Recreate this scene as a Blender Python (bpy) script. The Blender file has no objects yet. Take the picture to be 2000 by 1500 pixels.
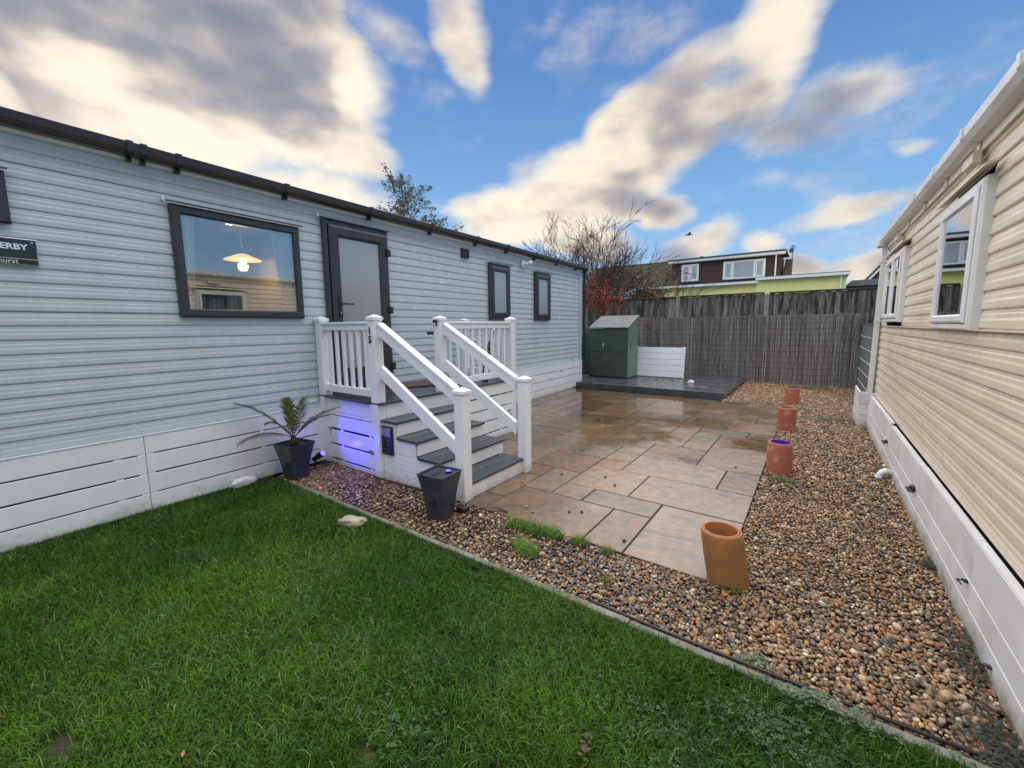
import bpy, bmesh, math, random
import numpy as np
from mathutils import Vector, Matrix
random.seed(7); rng = np.random.default_rng(11)
PI = math.pi; R = math.radians
scn = bpy.context.scene
C = scn.collection

# ------------------------------------------------------------------ camera
CAMH = 1.6
yaw, pit, rol = -0.627910893, 0.125647943, 0.0111866007
FPX, PCX, PCY = 814.016, 998.48, 740.27
def _cam_axes():
    F = Vector((math.sin(yaw)*math.cos(pit), math.cos(yaw)*math.cos(pit), -math.sin(pit)))
    Rt = Vector((math.cos(yaw), -math.sin(yaw), 0))
    D = F.cross(Rt)
    return F, Rt*math.cos(rol)+D*math.sin(rol), -Rt*math.sin(rol)+D*math.cos(rol)
FW, RT, DN = _cam_axes()
cam = bpy.data.cameras.new('camera'); co = bpy.data.objects.new('camera', cam); C.objects.link(co)
cam.sensor_width = 36; cam.lens = FPX/2000*36
cam.shift_x = (1000-PCX)/2000; cam.shift_y = -(750-PCY)/2000
cam.clip_start = 0.05; cam.clip_end = 2000
M = Matrix.Identity(4)
for i in range(3):
    M[i][0] = RT[i]; M[i][1] = -DN[i]; M[i][2] = -FW[i]
M[0][3], M[1][3], M[2][3] = 0, 0, CAMH
co.matrix_world = M
scn.camera = co

# ------------------------------------------------------------------ colour management
vs = scn.view_settings
vs.view_transform = 'Standard'; vs.look = 'None'; vs.gamma = 1; vs.exposure = 1.82
try: vs.use_curve_mapping = False
except Exception: pass

# ------------------------------------------------------------------ skylight fill lamp and sky
SUN_AZ, FILL_EL = R(-68), R(74)        # azimuth from +Y towards +X
sl = bpy.data.lights.new('skylight_fill', 'SUN'); sl.energy = 1.5; sl.angle = R(125); sl.color = (1, .97, .93)  # very wide, high lamp added as skylight fill; the real sun stands low
so = bpy.data.objects.new('skylight_fill', sl); C.objects.link(so)
sdir = Vector((math.sin(SUN_AZ)*math.cos(FILL_EL), math.cos(SUN_AZ)*math.cos(FILL_EL), math.sin(FILL_EL)))
so.rotation_euler = sdir.to_track_quat('Z', 'Y').to_euler()
SKY_STR = 0.15

def sky_dir(px, py):
    v = FW + RT*((px-PCX)/FPX) + DN*((py-PCY)/FPX); v.normalize()
    return math.atan2(v.x, v.y), math.asin(v.z)

def build_world():
    w = bpy.data.worlds.new('World'); scn.world = w; w.use_nodes = True
    nt = w.node_tree; nt.nodes.clear()
    def nd(t, **k):
        n = nt.nodes.new(t)
        for a, b in k.items(): setattr(n, a, b)
        return n
    def plug(s, v):
        if hasattr(v, 'is_output') or isinstance(v, bpy.types.NodeSocket): nt.links.new(v, s)
        else: s.default_value = v
    def m(op, a, b=0.0, c=0.0, clamp=False):
        n = nd('ShaderNodeMath', operation=op, use_clamp=clamp)
        plug(n.inputs[0], a)
        if len(n.inputs) > 1: plug(n.inputs[1], b)
        if op in ('MULTIPLY_ADD', 'SMOOTH_MAX', 'SMOOTH_MIN'): plug(n.inputs[2], c)
        return n.outputs[0]
    def mr(v, a, b, c=0., d=1., smooth=True):
        n = nd('ShaderNodeMapRange', interpolation_type='SMOOTHSTEP' if smooth else 'LINEAR')
        plug(n.inputs[0], v)
        for i, x in enumerate((a, b, c, d)): n.inputs[i+1].default_value = x
        return n.outputs[0]
    def mix(f, a, b):
        n = nd('ShaderNodeMix', data_type='RGBA'); plug(n.inputs[0], f); plug(n.inputs[6], a); plug(n.inputs[7], b); return n.outputs[2]
    tc = nd('ShaderNodeTexCoord'); d = tc.outputs['Generated']
    sp = nd('ShaderNodeSeparateXYZ'); nt.links.new(d, sp.inputs[0])
    az = m('ARCTAN2', sp.outputs[0], sp.outputs[1]); el = m('ARCSINE', sp.outputs[2])
    # cloud noise lives on a layer overhead so it shrinks towards the horizon
    den = m('ADD', m('MAXIMUM', sp.outputs[2], 0.0), 0.32)
    cx = nd('ShaderNodeCombineXYZ'); plug(cx.inputs[0], m('DIVIDE', sp.outputs[0], den)); plug(cx.inputs[1], m('DIVIDE', sp.outputs[1], den)); plug(cx.inputs[2], m('MULTIPLY', sp.outputs[2], 1.2))
    def noise(vec, sc, det, rough, dist=0., off=(0, 0, 0)):
        a = nd('ShaderNodeVectorMath', operation='ADD'); plug(a.inputs[0], vec); a.inputs[1].default_value = off
        n = nd('ShaderNodeTexNoise'); nt.links.new(a.outputs[0], n.inputs['Vector'])
        n.inputs['Scale'].default_value = sc; n.inputs['Detail'].default_value = det; n.inputs['Roughness'].default_value = rough; n.inputs['Distortion'].default_value = dist
        return n.outputs['Fac']
    cq = nd('ShaderNodeCombineXYZ'); zq = m('ADD', .62, m('MULTIPLY', m('MAXIMUM', sp.outputs[2], 0.0), .5))
    plug(cq.inputs[0], m('DIVIDE', sp.outputs[0], zq)); plug(cq.inputs[1], m('DIVIDE', sp.outputs[1], zq)); plug(cq.inputs[2], m('MULTIPLY', sp.outputs[2], 2.1))
    P = cq.outputs[0]
    n1 = noise(P, 3.4, 9, .58, .1, (3.1, 1.7, 0))
    n1b = noise(P, 3.4, 6, .58, .1, (3.1+.045*math.sin(SUN_AZ), 1.7+.045*math.cos(SUN_AZ), -.03))
    s1 = noise(P, 2.3, 3.5, .5, .1, (3.1, 1.7, 0)); s2 = noise(P, 2.3, 3.5, .5, .1, (3.1+.09*math.sin(SUN_AZ), 1.7+.09*math.cos(SUN_AZ), -.05))
    nlow = noise(P, .9, 3, .5, 0, (9, 2, 4))
    nfine = noise(P, 11, 6, .6, 0, (1, 5, 2))
    wob = noise(P, 3.0, 4, .5, 0, (20, 0, 0)); wob2 = noise(P, 3.0, 4, .5, 0, (0, 20, 7))
    azw = m('ADD', az, m('MULTIPLY', m('SUBTRACT', wob, .5), .13)); elw = m('ADD', el, m('MULTIPLY', m('SUBTRACT', wob2, .5), .10))
    def blob(cx_, cy_, ex, ey, ratio, A=azw, E=elw):
        a0, e0 = sky_dir(cx_, cy_); a1, e1 = sky_dir(ex, ey)
        L = math.hypot(a1-a0, e1-e0); th = math.atan2(e1-e0, a1-a0); c, s = math.cos(th), math.sin(th)
        da = m('SUBTRACT', A, a0); de = m('SUBTRACT', E, e0)
        u = m('ADD', m('MULTIPLY', da, c/L), m('MULTIPLY', de, s/L))
        v = m('ADD', m('MULTIPLY', da, -s/(L*ratio)), m('MULTIPLY', de, c/(L*ratio)))
        return m('SUBTRACT', 1.0, m('ADD', m('MULTIPLY', u, u), m('MULTIPLY', v, v)))
    blobs = [  # centre, end of the long axis, ratio, weight : heaps of cloud in the sky of the place
        (180, 90, 700, 250, .60, 1.25), (0, 300, 420, 380, .75, 1.2), (590, 190, 765, 270, .85, 1.0), (600, 390, 790, 440, .45, 1.0), (690, 290, 780, 330, .6, .8),
        (560, -40, 640, 80, .7, .9),
        (905, 60, 965, 205, .55, .9), (900, -60, 960, 20, .7, .8),
        (1240, 295, 1480, 90, .42, 1.15), (1110, 355, 1000, 385, .75, 1.0), (1500, 70, 1610, -90, .75, 1.0), (1480, 180, 1600, 120, .8, .85),
        (1650, 180, 1800, 110, .55, .50), (1540, 270, 1680, 240, .5, .55), (1450, 200, 1560, 160, .8, .7), (1300, 400, 1360, 400, .75, .8),
        (1010, 420, 860, 440, .38, .9), (1150, 460, 1260, 470, .45, .9), (1360, 480, 1270, 520, .45, .75), (1485, 468, 1440, 480, .7, .55),
        (1640, 410, 1500, 440, .25, .5), (1680, 520, 1780, 520, .45, .8), (1780, 285, 1730, 290, .5, .42), (1560, 520, 1640, 530, .4, .6),
        (1110, 110, 1060, 190, .5, .14), (1025, 95, 1000, 130, .6, .12), (1080, 50, 1100, 20, .5, .1), (760, 60, 830, 90, .6, .25)]
    D = None
    for (a, b, c, e, r_, wgt) in blobs:
        v = m('MULTIPLY', m('MAXIMUM', blob(a, b, c, e, r_), -1.2), wgt)
        D = v if D is None else m('MAXIMUM', D, v)
    # the rest of the sky: the same broken cloud, round about the part seen here
    far_az = m('ABSOLUTE', m('SUBTRACT', az, R(-34)))
    outside = m('MAXIMUM', mr(far_az, R(54), R(75)), mr(el, R(42), R(58)))
    bg = m('SUBTRACT', m('MULTIPLY', m('SUBTRACT', nlow, .49), 5.), m('MULTIPLY', m('SUBTRACT', 1.0, outside), 3.0))
    D = m('MAXIMUM', D, bg)
    D = m('ADD', D, m('MULTIPLY', m('SUBTRACT', n1, .50), 1.9))
    D = m('ADD', D, m('MULTIPLY', m('SUBTRACT', nfine, .5), .30))
    mask = mr(D, -.12, .78)
    thick = mr(D, .1, 1.2)
    # light on the clouds: the side towards the low sun is cream, the cores are grey
    lit = m('ADD', m('MULTIPLY', m('SUBTRACT', n1b, n1), -1.1), m('MULTIPLY', m('SUBTRACT', s2, s1), -3.0))
    tone = m('ADD', m('SUBTRACT', 1.0, m('MULTIPLY', thick, .30)), lit)
    for (a, b, c, e, r_, wgt) in [(540, 120, 640, 300, .60, -.38), (330, 20, 560, 60, .5, -.2), (180, 330, 330, 400, .6, -.12), (700, 180, 760, 260, .6, .35), (160, 130, 300, 200, .5, .45), (20, 190, 80, 260, .6, .5), (580, 350, 740, 400, .35, .75), (380, 270, 500, 330, .4, .4),
                              (1600, 230, 1800, 160, .6, -.50), (1380, 270, 1520, 210, .4, -.25), (1080, 330, 1300, 240, .3, .4), (1540, 60, 1560, 180, .6, .15), (1120, 420, 1300, 430, .5, .25)]:
        tone = m('ADD', tone, m('MULTIPLY', m('MAXIMUM', blob(a, b, c, e, r_), 0), wgt))
    tone = m('ADD', tone, m('MULTIPLY', m('SUBTRACT', nfine, .5), .05))
    # clouds near the sun are brighter
    vd = nd('ShaderNodeVectorMath', operation='DOT_PRODUCT'); nt.links.new(d, vd.inputs[0]); vd.inputs[1].default_value = (math.sin(SUN_AZ)*.98, math.cos(SUN_AZ)*.98, .17)
    glow = m('POWER', m('MAXIMUM', vd.outputs['Value'], 0), 5.0)
    ramp = nd('ShaderNodeValToRGB'); plug(ramp.inputs[0], mr(tone, 0, 1.15, 0, 1, False))
    K = 1/SKY_STR/2**vs.exposure; lowsun = Vector((math.sin(SUN_AZ)*.98, math.cos(SUN_AZ)*.98, .17))
    cr = ramp.color_ramp; cr.elements[0].position = 0; cr.elements[0].color = (.24, .26, .32, 1)
    cr.elements[1].position = 1; cr.elements[1].color = (1.0, .91, .75, 1)
    for p, c in ((.3, (.33, .335, .38, 1)), (.55, (.55, .51, .49, 1)), (.8, (.88, .79, .66, 1))):
        el_ = cr.elements.new(p); el_.color = c
    vm = nd('ShaderNodeVectorMath', operation='SCALE'); nt.links.new(ramp.outputs[0], vm.inputs[0]); plug(vm.inputs[3], m('MULTIPLY', m('ADD', .98, m('MULTIPLY', glow, .12)), K))
    sky = nd('ShaderNodeTexSky', sky_type='NISHITA', sun_disc=False); sky.sun_elevation = FILL_EL; sky.sun_rotation = SUN_AZ
    sky.air_density = 1.0; sky.dust_density = .4; sky.ozone_density = 2.0
    # physical sky, tinted by a clear winter-evening blue that pales to the horizon
    gr = nd('ShaderNodeValToRGB'); plug(gr.inputs[0], mr(el, 0, R(60), 0, 1, False))
    g = gr.color_ramp; g.elements[0].position = 0; g.elements[0].color = (.40, .58, .78, 1)
    g.elements[1].position = 1; g.elements[1].color = (.055, .140, .37, 1)
    for p, c in ((.2, (.20, .42, .73, 1)), (.5, (.080, .215, .51, 1))):
        el_ = g.elements.new(p); el_.color = c
    gs = nd('ShaderNodeVectorMath', operation='SCALE'); nt.links.new(gr.outputs[0], gs.inputs[0]); gs.inputs[3].default_value = K
    skyc = mix(.95, sky.outputs[0], gs.outputs[0])
    final = mix(mask, skyc, vm.outputs[0])
    bgN = nd('ShaderNodeBackground'); nt.links.new(final, bgN.inputs[0]); bgN.inputs[1].default_value = SKY_STR
    out = nd('ShaderNodeOutputWorld'); nt.links.new(bgN.outputs[0], out.inputs[0])
    w.cycles.sampling_method = 'MANUAL'; w.cycles.sample_map_resolution = 512
build_world()

# ------------------------------------------------------------------ materials
MATS = {}
def material(name, col, rough=.5, col2=None, nscale=4., bump=0., bscale=60., metal=0., spec=.5, stretch=(1, 1, 1), attr=None, rvar=0., coat=0., lo=.35, hi=.65, jitter=0., detail=6, alt=None, altscale=1.2, altlo=.55, alths=.7, streak=0., dirt=0.):
    m = bpy.data.materials.new(name); m.use_nodes = True; nt = m.node_tree; b = nt.nodes['Principled BSDF']
    b.inputs['Roughness'].default_value = rough; b.inputs['Metallic'].default_value = metal
    b.inputs['Specular IOR Level'].default_value = spec
    if coat: b.inputs['Coat Weight'].default_value = coat; b.inputs['Coat Roughness'].default_value = .15
    tc = nt.nodes.new('ShaderNodeTexCoord'); mp = nt.nodes.new('ShaderNodeMapping'); mp.inputs['Scale'].default_value = stretch
    nt.links.new(tc.outputs['Object'], mp.inputs[0])
    oi = nt.nodes.new('ShaderNodeObjectInfo')
    ad = nt.nodes.new('ShaderNodeVectorMath'); ad.operation = 'MULTIPLY_ADD'
    cb = nt.nodes.new('ShaderNodeCombineXYZ'); 
    for i in range(3): nt.links.new(oi.outputs['Random'], cb.inputs[i])
    nt.links.new(cb.outputs[0], ad.inputs[0]); ad.inputs[1].default_value = (37, 53, 71); nt.links.new(mp.outputs[0], ad.inputs[2])
    V = ad.outputs[0]
    last = None
    if attr:
        a = nt.nodes.new('ShaderNodeAttribute'); a.attribute_name = attr; last = a.outputs['Color']
    elif col2 is not None:
        n = nt.nodes.new('ShaderNodeTexNoise'); n.inputs['Scale'].default_value = nscale; n.inputs['Detail'].default_value = detail; n.inputs['Roughness'].default_value = .6
        nt.links.new(V, n.inputs['Vector'])
        r = nt.nodes.new('ShaderNodeMapRange'); r.inputs[1].default_value = lo; r.inputs[2].default_value = hi; nt.links.new(n.outputs['Fac'], r.inputs[0])
        mx = nt.nodes.new('ShaderNodeMix'); mx.data_type = 'RGBA'; nt.links.new(r.outputs[0], mx.inputs[0]); mx.inputs[6].default_value = (*col, 1); mx.inputs[7].default_value = (*col2, 1)
        last = mx.outputs[2]
    if last is not None and alt is not None:
        n = nt.nodes.new('ShaderNodeTexNoise'); n.inputs['Scale'].default_value = altscale; n.inputs['Detail'].default_value = 5; nt.links.new(V, n.inputs['Vector'])
        r = nt.nodes.new('ShaderNodeMapRange'); r.inputs[1].default_value = altlo; r.inputs[2].default_value = alths; nt.links.new(n.outputs['Fac'], r.inputs[0])
        mx = nt.nodes.new('ShaderNodeMix'); mx.data_type = 'RGBA'; nt.links.new(r.outputs[0], mx.inputs[0]); nt.links.new(last, mx.inputs[6]); mx.inputs[7].default_value = (*alt, 1); last = mx.outputs[2]
    if jitter:
        h = nt.nodes.new('ShaderNodeHueSaturation')
        if last is None: h.inputs['Color'].default_value = (*col, 1)
        else: nt.links.new(last, h.inputs['Color'])
        q = nt.nodes.new('ShaderNodeMapRange'); q.inputs[3].default_value = 1-jitter; q.inputs[4].default_value = 1+jitter; nt.links.new(oi.outputs['Random'], q.inputs[0]); nt.links.new(q.outputs[0], h.inputs['Value'])
        last = h.outputs[0]
    if streak or dirt:
        ge = nt.nodes.new('ShaderNodeNewGeometry')
        if last is None:
            rg = nt.nodes.new('ShaderNodeRGB'); rg.outputs[0].default_value = (*col, 1); last = rg.outputs[0]
        if streak:      # faint run-off streaks down the whole wall
            q1 = nt.nodes.new('ShaderNodeMapping'); q1.inputs['Scale'].default_value = (9, 9, .55); nt.links.new(ge.outputs['Position'], q1.inputs[0])
            n = nt.nodes.new('ShaderNodeTexNoise'); n.inputs['Scale'].default_value = 1; n.inputs['Detail'].default_value = 5; n.inputs['Roughness'].default_value = .65; nt.links.new(q1.outputs[0], n.inputs['Vector'])
            r = nt.nodes.new('ShaderNodeMapRange'); r.inputs[1].default_value = .42; r.inputs[2].default_value = .72; r.inputs[3].default_value = 0; r.inputs[4].default_value = streak*2.2; nt.links.new(n.outputs['Fac'], r.inputs[0])
            mx = nt.nodes.new('ShaderNodeMix'); mx.data_type = 'RGBA'; nt.links.new(r.outputs[0], mx.inputs[0]); nt.links.new(last, mx.inputs[6]); mx.inputs[7].default_value = (col[0]*.62, col[1]*.62, col[2]*.55, 1); last = mx.outputs[2]
        if dirt:        # mud splash and algae thrown up from the ground
            sz_ = nt.nodes.new('ShaderNodeSeparateXYZ'); nt.links.new(ge.outputs['Position'], sz_.inputs[0])
            n = nt.nodes.new('ShaderNodeTexNoise'); n.inputs['Scale'].default_value = 9; n.inputs['Detail'].default_value = 7; n.inputs['Roughness'].default_value = .7; nt.links.new(ge.outputs['Position'], n.inputs['Vector'])
            r = nt.nodes.new('ShaderNodeMapRange'); r.inputs[1].default_value = -.02; r.inputs[2].default_value = .17; r.inputs[3].default_value = .30; r.inputs[4].default_value = -.25; nt.links.new(sz_.outputs[2], r.inputs[0])
            a_ = nt.nodes.new('ShaderNodeMath'); nt.links.new(n.outputs['Fac'], a_.inputs[0]); nt.links.new(r.outputs[0], a_.inputs[1])
            r2 = nt.nodes.new('ShaderNodeMapRange'); r2.inputs[1].default_value = .46; r2.inputs[2].default_value = .80; r2.inputs[4].default_value = dirt; nt.links.new(a_.outputs[0], r2.inputs[0])
            mx = nt.nodes.new('ShaderNodeMix'); mx.data_type = 'RGBA'; nt.links.new(r2.outputs[0], mx.inputs[0]); nt.links.new(last, mx.inputs[6]); mx.inputs[7].default_value = (.20, .18, .12, 1); last = mx.outputs[2]
    if last is None: b.inputs['Base Color'].default_value = (*col, 1)
    else: nt.links.new(last, b.inputs['Base Color'])
    if rvar:
        n = nt.nodes.new('ShaderNodeTexNoise'); n.inputs['Scale'].default_value = nscale*1.7; n.inputs['Detail'].default_value = 4; nt.links.new(V, n.inputs['Vector'])
        r = nt.nodes.new('ShaderNodeMapRange'); r.inputs[1].default_value = .35; r.inputs[2].default_value = .65; r.inputs[3].default_value = max(.02, rough-rvar); r.inputs[4].default_value = rough+rvar
        nt.links.new(n.outputs['Fac'], r.inputs[0]); nt.links.new(r.outputs[0], b.inputs['Roughness'])
    if bump:
        n = nt.nodes.new('ShaderNodeTexNoise'); n.inputs['Scale'].default_value = bscale; n.inputs['Detail'].default_value = 4; nt.links.new(V, n.inputs['Vector'])
        u = nt.nodes.new('ShaderNodeBump'); u.inputs['Strength'].default_value = bump; u.inputs['Distance'].default_value = .01; nt.links.new(n.outputs['Fac'], u.inputs['Height']); nt.links.new(u.outputs[0], b.inputs['Normal'])
    MATS[name] = m
    return m
WHITE = material('white_plastic', (.78, .805, .86), .32, (.73, .755, .80), 3, .02, 300, jitter=.02, rvar=.06, dirt=.5)  # cool tint puts blue skylight into plain white plastic
WHITE2 = material('white_plastic_weathered', (.72, .71, .70), .42, (.60, .59, .57), 2.2, .08, 120, rvar=.1, jitter=.03, alt=(.42, .40, .36), altscale=2.5, altlo=.66, alths=.8, dirt=.9)
BLUEW = material('pale_blue_cladding', (.475, .555, .60), .25, (.46, .535, .58), 1.2, .012, 300, rvar=.05, jitter=.012, streak=.07)
CREAM = material('cream_cladding', (.70, .60, .44), .27, (.62, .54, .405), 1.3, .012, 260, rvar=.04, jitter=.015, streak=.05)
CREAMT = material('cream_trim', (.60, .53, .41), .4, (.52, .46, .36), 5, .05, 90)
ANTH = material('anthracite_plastic', (.036, .037, .046), .34, (.028, .029, .036), 20, .15, 350, rvar=.05)
BLACKP = material('black_plastic', (.014, .013, .014), .35, (.02, .018, .018), 10, .1, 200)
BROWNG = material('dark_brown_gutter', (.030, .022, .021), .3, (.018, .014, .014), 8, .05, 100)
TREAD = material('grey_composite_board', (.048, .055, .066), .22, (.038, .044, .053), 5, .10, 60, stretch=(8, 1, 8), rvar=.14)
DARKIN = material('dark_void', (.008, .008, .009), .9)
PLANT = material('dark_planter', (.040, .046, .060), .30, (.026, .030, .042), 9, .15, 80, rvar=.12)
SOIL = material('soil', (.035, .022, .014), .8, (.015, .010, .007), 12, .6, 60)
TERRA = material('terracotta', (.43, .150, .040), .55, (.34, .135, .045), 5, .15, 60, alt=(.22, .13, .042), altscale=4.5, altlo=.42, alths=.66, jitter=.06)
TERRA2 = material('terracotta_red', (.40, .125, .072), .6, (.33, .10, .06), 6, .15, 60, alt=(.50, .33, .26), altscale=6, altlo=.55, alths=.7, jitter=.1)
PURPLE = material('purple_glaze', (.10, .03, .32), .35, (.07, .02, .22), 8)
CONCR = material('grey_concrete', (.27, .26, .245), .75, (.18, .175, .16), 9, .3, 80)
KERBM = material('edging_concrete', (.24, .225, .20), .8, (.15, .14, .12), 7, .4, 60, alt=(.07, .09, .04), altscale=4, altlo=.55, alths=.75)
PLINTH = material('wet_plinth_boards', (.070, .076, .082), .22, (.045, .05, .055), 4, .1, 60, rvar=.16, alt=(.11, .105, .10), altscale=1.6)
GREENM = material('green_cabinet_paint', (.056, .076, .064), .45, (.044, .062, .052), 5, .08, 60, alt=(.09, .11, .092), altscale=1.5, rvar=.1)
GREENL = material('faded_green_paint', (.17, .23, .18), .5, (.13, .18, .145), 4, .08, 60)
GREYL = material('weathered_lid', (.16, .165, .16), .6, (.10, .105, .10), 6, .1, 60)
SHEDM = material('galvanised_green_grey', (.17, .20, .21), .45, (.13, .155, .16), 5, .1, 80, metal=.3)
FENCEW = material('weathered_fence_board', (.20, .19, .182), .85, (.07, .066, .063), 5, .5, 40, stretch=(6, 6, .7), jitter=.42, alt=(.020, .022, .014), altscale=2.2, altlo=.45, alths=.62)
FENCER = material('mossy_rail', (.045, .048, .024), .85, (.020, .020, .014), 9, .4, 40)
REED = material('reeds', (.2, .18, .15), .7, attr='Col', bump=.1)
WIRE = material('rusty_wire', (.06, .045, .035), .6)
BRICKD = material('brown_tile_hanging', (.060, .028, .024), .7, (.038, .020, .018), 3, .3, 20)
ROOFT = material('brown_roof_tile', (.075, .062, .042), .85, (.045, .035, .027), 2, .4, 14, alt=(.085, .10, .03), altscale=.9, altlo=.45, alths=.65)
YELLOW = material('pale_yellow_render', (.80, .78, .34), .8, (.75, .73, .31), 1.2, .1, 30)
REDBR = material('red_brick', (.22, .06, .035), .8, (.15, .045, .03), 6, .2, 30)
GREYF = material('grey_felt', (.07, .075, .085), .7, (.05, .053, .06), 5)
BARK = material('bark', (.075, .050, .042), .85, (.045, .032, .028), 12, .4, 40)
LEAFM = material('leaves', (.1, .1, .05), .55, attr='Col')
GRASSM = material('grass_blades', (.1, .1, .05), .55, attr='Col', spec=.2)
PEBM = material('pebbles', (.1, .1, .05), .33, attr='Col', spec=.5)
MATM = material('coir_mat', (.12, .075, .045), .95, (.07, .045, .03), 40, .8, 200)
CHROME = material('chrome', (.55, .55, .56), .25, metal=.9)
ROCKM = material('pale_rock', (.44, .38, .29), .8, (.28, .25, .19), 5, .5, 30)
CURT = material('net_curtain', (.88, .89, .92), .9, (.80, .82, .87), 4)
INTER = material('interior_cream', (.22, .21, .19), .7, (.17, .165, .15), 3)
RAGM = material('white_polythene', (.72, .73, .80), .35, (.6, .62, .7), 8)
GOLDB = material('grey_blind', (.36, .37, .36), .6, (.30, .31, .30), 3)
MORTAR = material('joint', (.020, .018, .015), .8, (.03, .027, .024), 20, .3, 80)
for mm in (LEAFM, GRASSM):     # light passes through blades and leaves
    nt = mm.node_tree; b = nt.nodes['Principled BSDF']; at = [n for n in nt.nodes if n.type == 'ATTRIBUTE'][0]; o = nt.nodes['Material Output']
    t = nt.nodes.new('ShaderNodeBsdfTranslucent'); x = nt.nodes.new('ShaderNodeMixShader'); x.inputs[0].default_value = .25
    nt.links.new(at.outputs['Color'], t.inputs[0]); nt.links.new(b.outputs[0], x.inputs[1]); nt.links.new(t.outputs[0], x.inputs[2]); nt.links.new(x.outputs[0], o.inputs[0])
def glass(name, tint, amount, rough=.0, base=None):
    m = bpy.data.materials.new(name); m.use_nodes = True; nt = m.node_tree; nt.nodes.clear()
    o = nt.nodes.new('ShaderNodeOutputMaterial'); x = nt.nodes.new('ShaderNodeMixShader'); g = nt.nodes.new('ShaderNodeBsdfGlossy')
    g.inputs['Roughness'].default_value = rough; g.inputs['Color'].default_value = (.95, .97, 1, 1)
    if base is None: t = nt.nodes.new('ShaderNodeBsdfTransparent'); t.inputs[0].default_value = (*tint, 1)
    else: t = nt.nodes.new('ShaderNodeBsdfDiffuse'); t.inputs[0].default_value = (*base, 1)
    fr = nt.nodes.new('ShaderNodeFresnel'); fr.inputs[0].default_value = 1.55
    ma = nt.nodes.new('ShaderNodeMath'); ma.operation = 'MULTIPLY_ADD'; ma.use_clamp = True; ma.inputs[1].default_value = 1.25; ma.inputs[2].default_value = amount
    nt.links.new(fr.outputs[0], ma.inputs[0]); nt.links.new(ma.outputs[0], x.inputs[0]); nt.links.new(t.outputs[0], x.inputs[1]); nt.links.new(g.outputs[0], x.inputs[2]); nt.links.new(x.outputs[0], o.inputs[0])
    return m
GLASS = glass('window_glass', (.85, .88, .86), .17)
FROST = glass('frosted_glass', None, .22, .22, (.17, .18, .17))
FROSTL = glass('frosted_light_glass', None, .10, .3, (.26, .31, .32))
FARGL = glass('far_glass', None, .12, .05, (.30, .31, .29))
def emit(name, col, s):
    m = bpy.data.materials.new(name); m.use_nodes = True; nt = m.node_tree; nt.nodes.clear()
    e = nt.nodes.new('ShaderNodeEmission'); e.inputs[0].default_value = (*col, 1); e.inputs[1].default_value = s
    o = nt.nodes.new('ShaderNodeOutputMaterial'); nt.links.new(e.outputs[0], o.inputs[0]); return m
LAMPE = emit('warm_bulb', (1, .55, .14), 6.0); SPOTE = emit('spot_bulb', (1, .85, .6), 6); BLUEE = emit('blue_led', (.05, .03, 1.0), 3.0)

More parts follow.
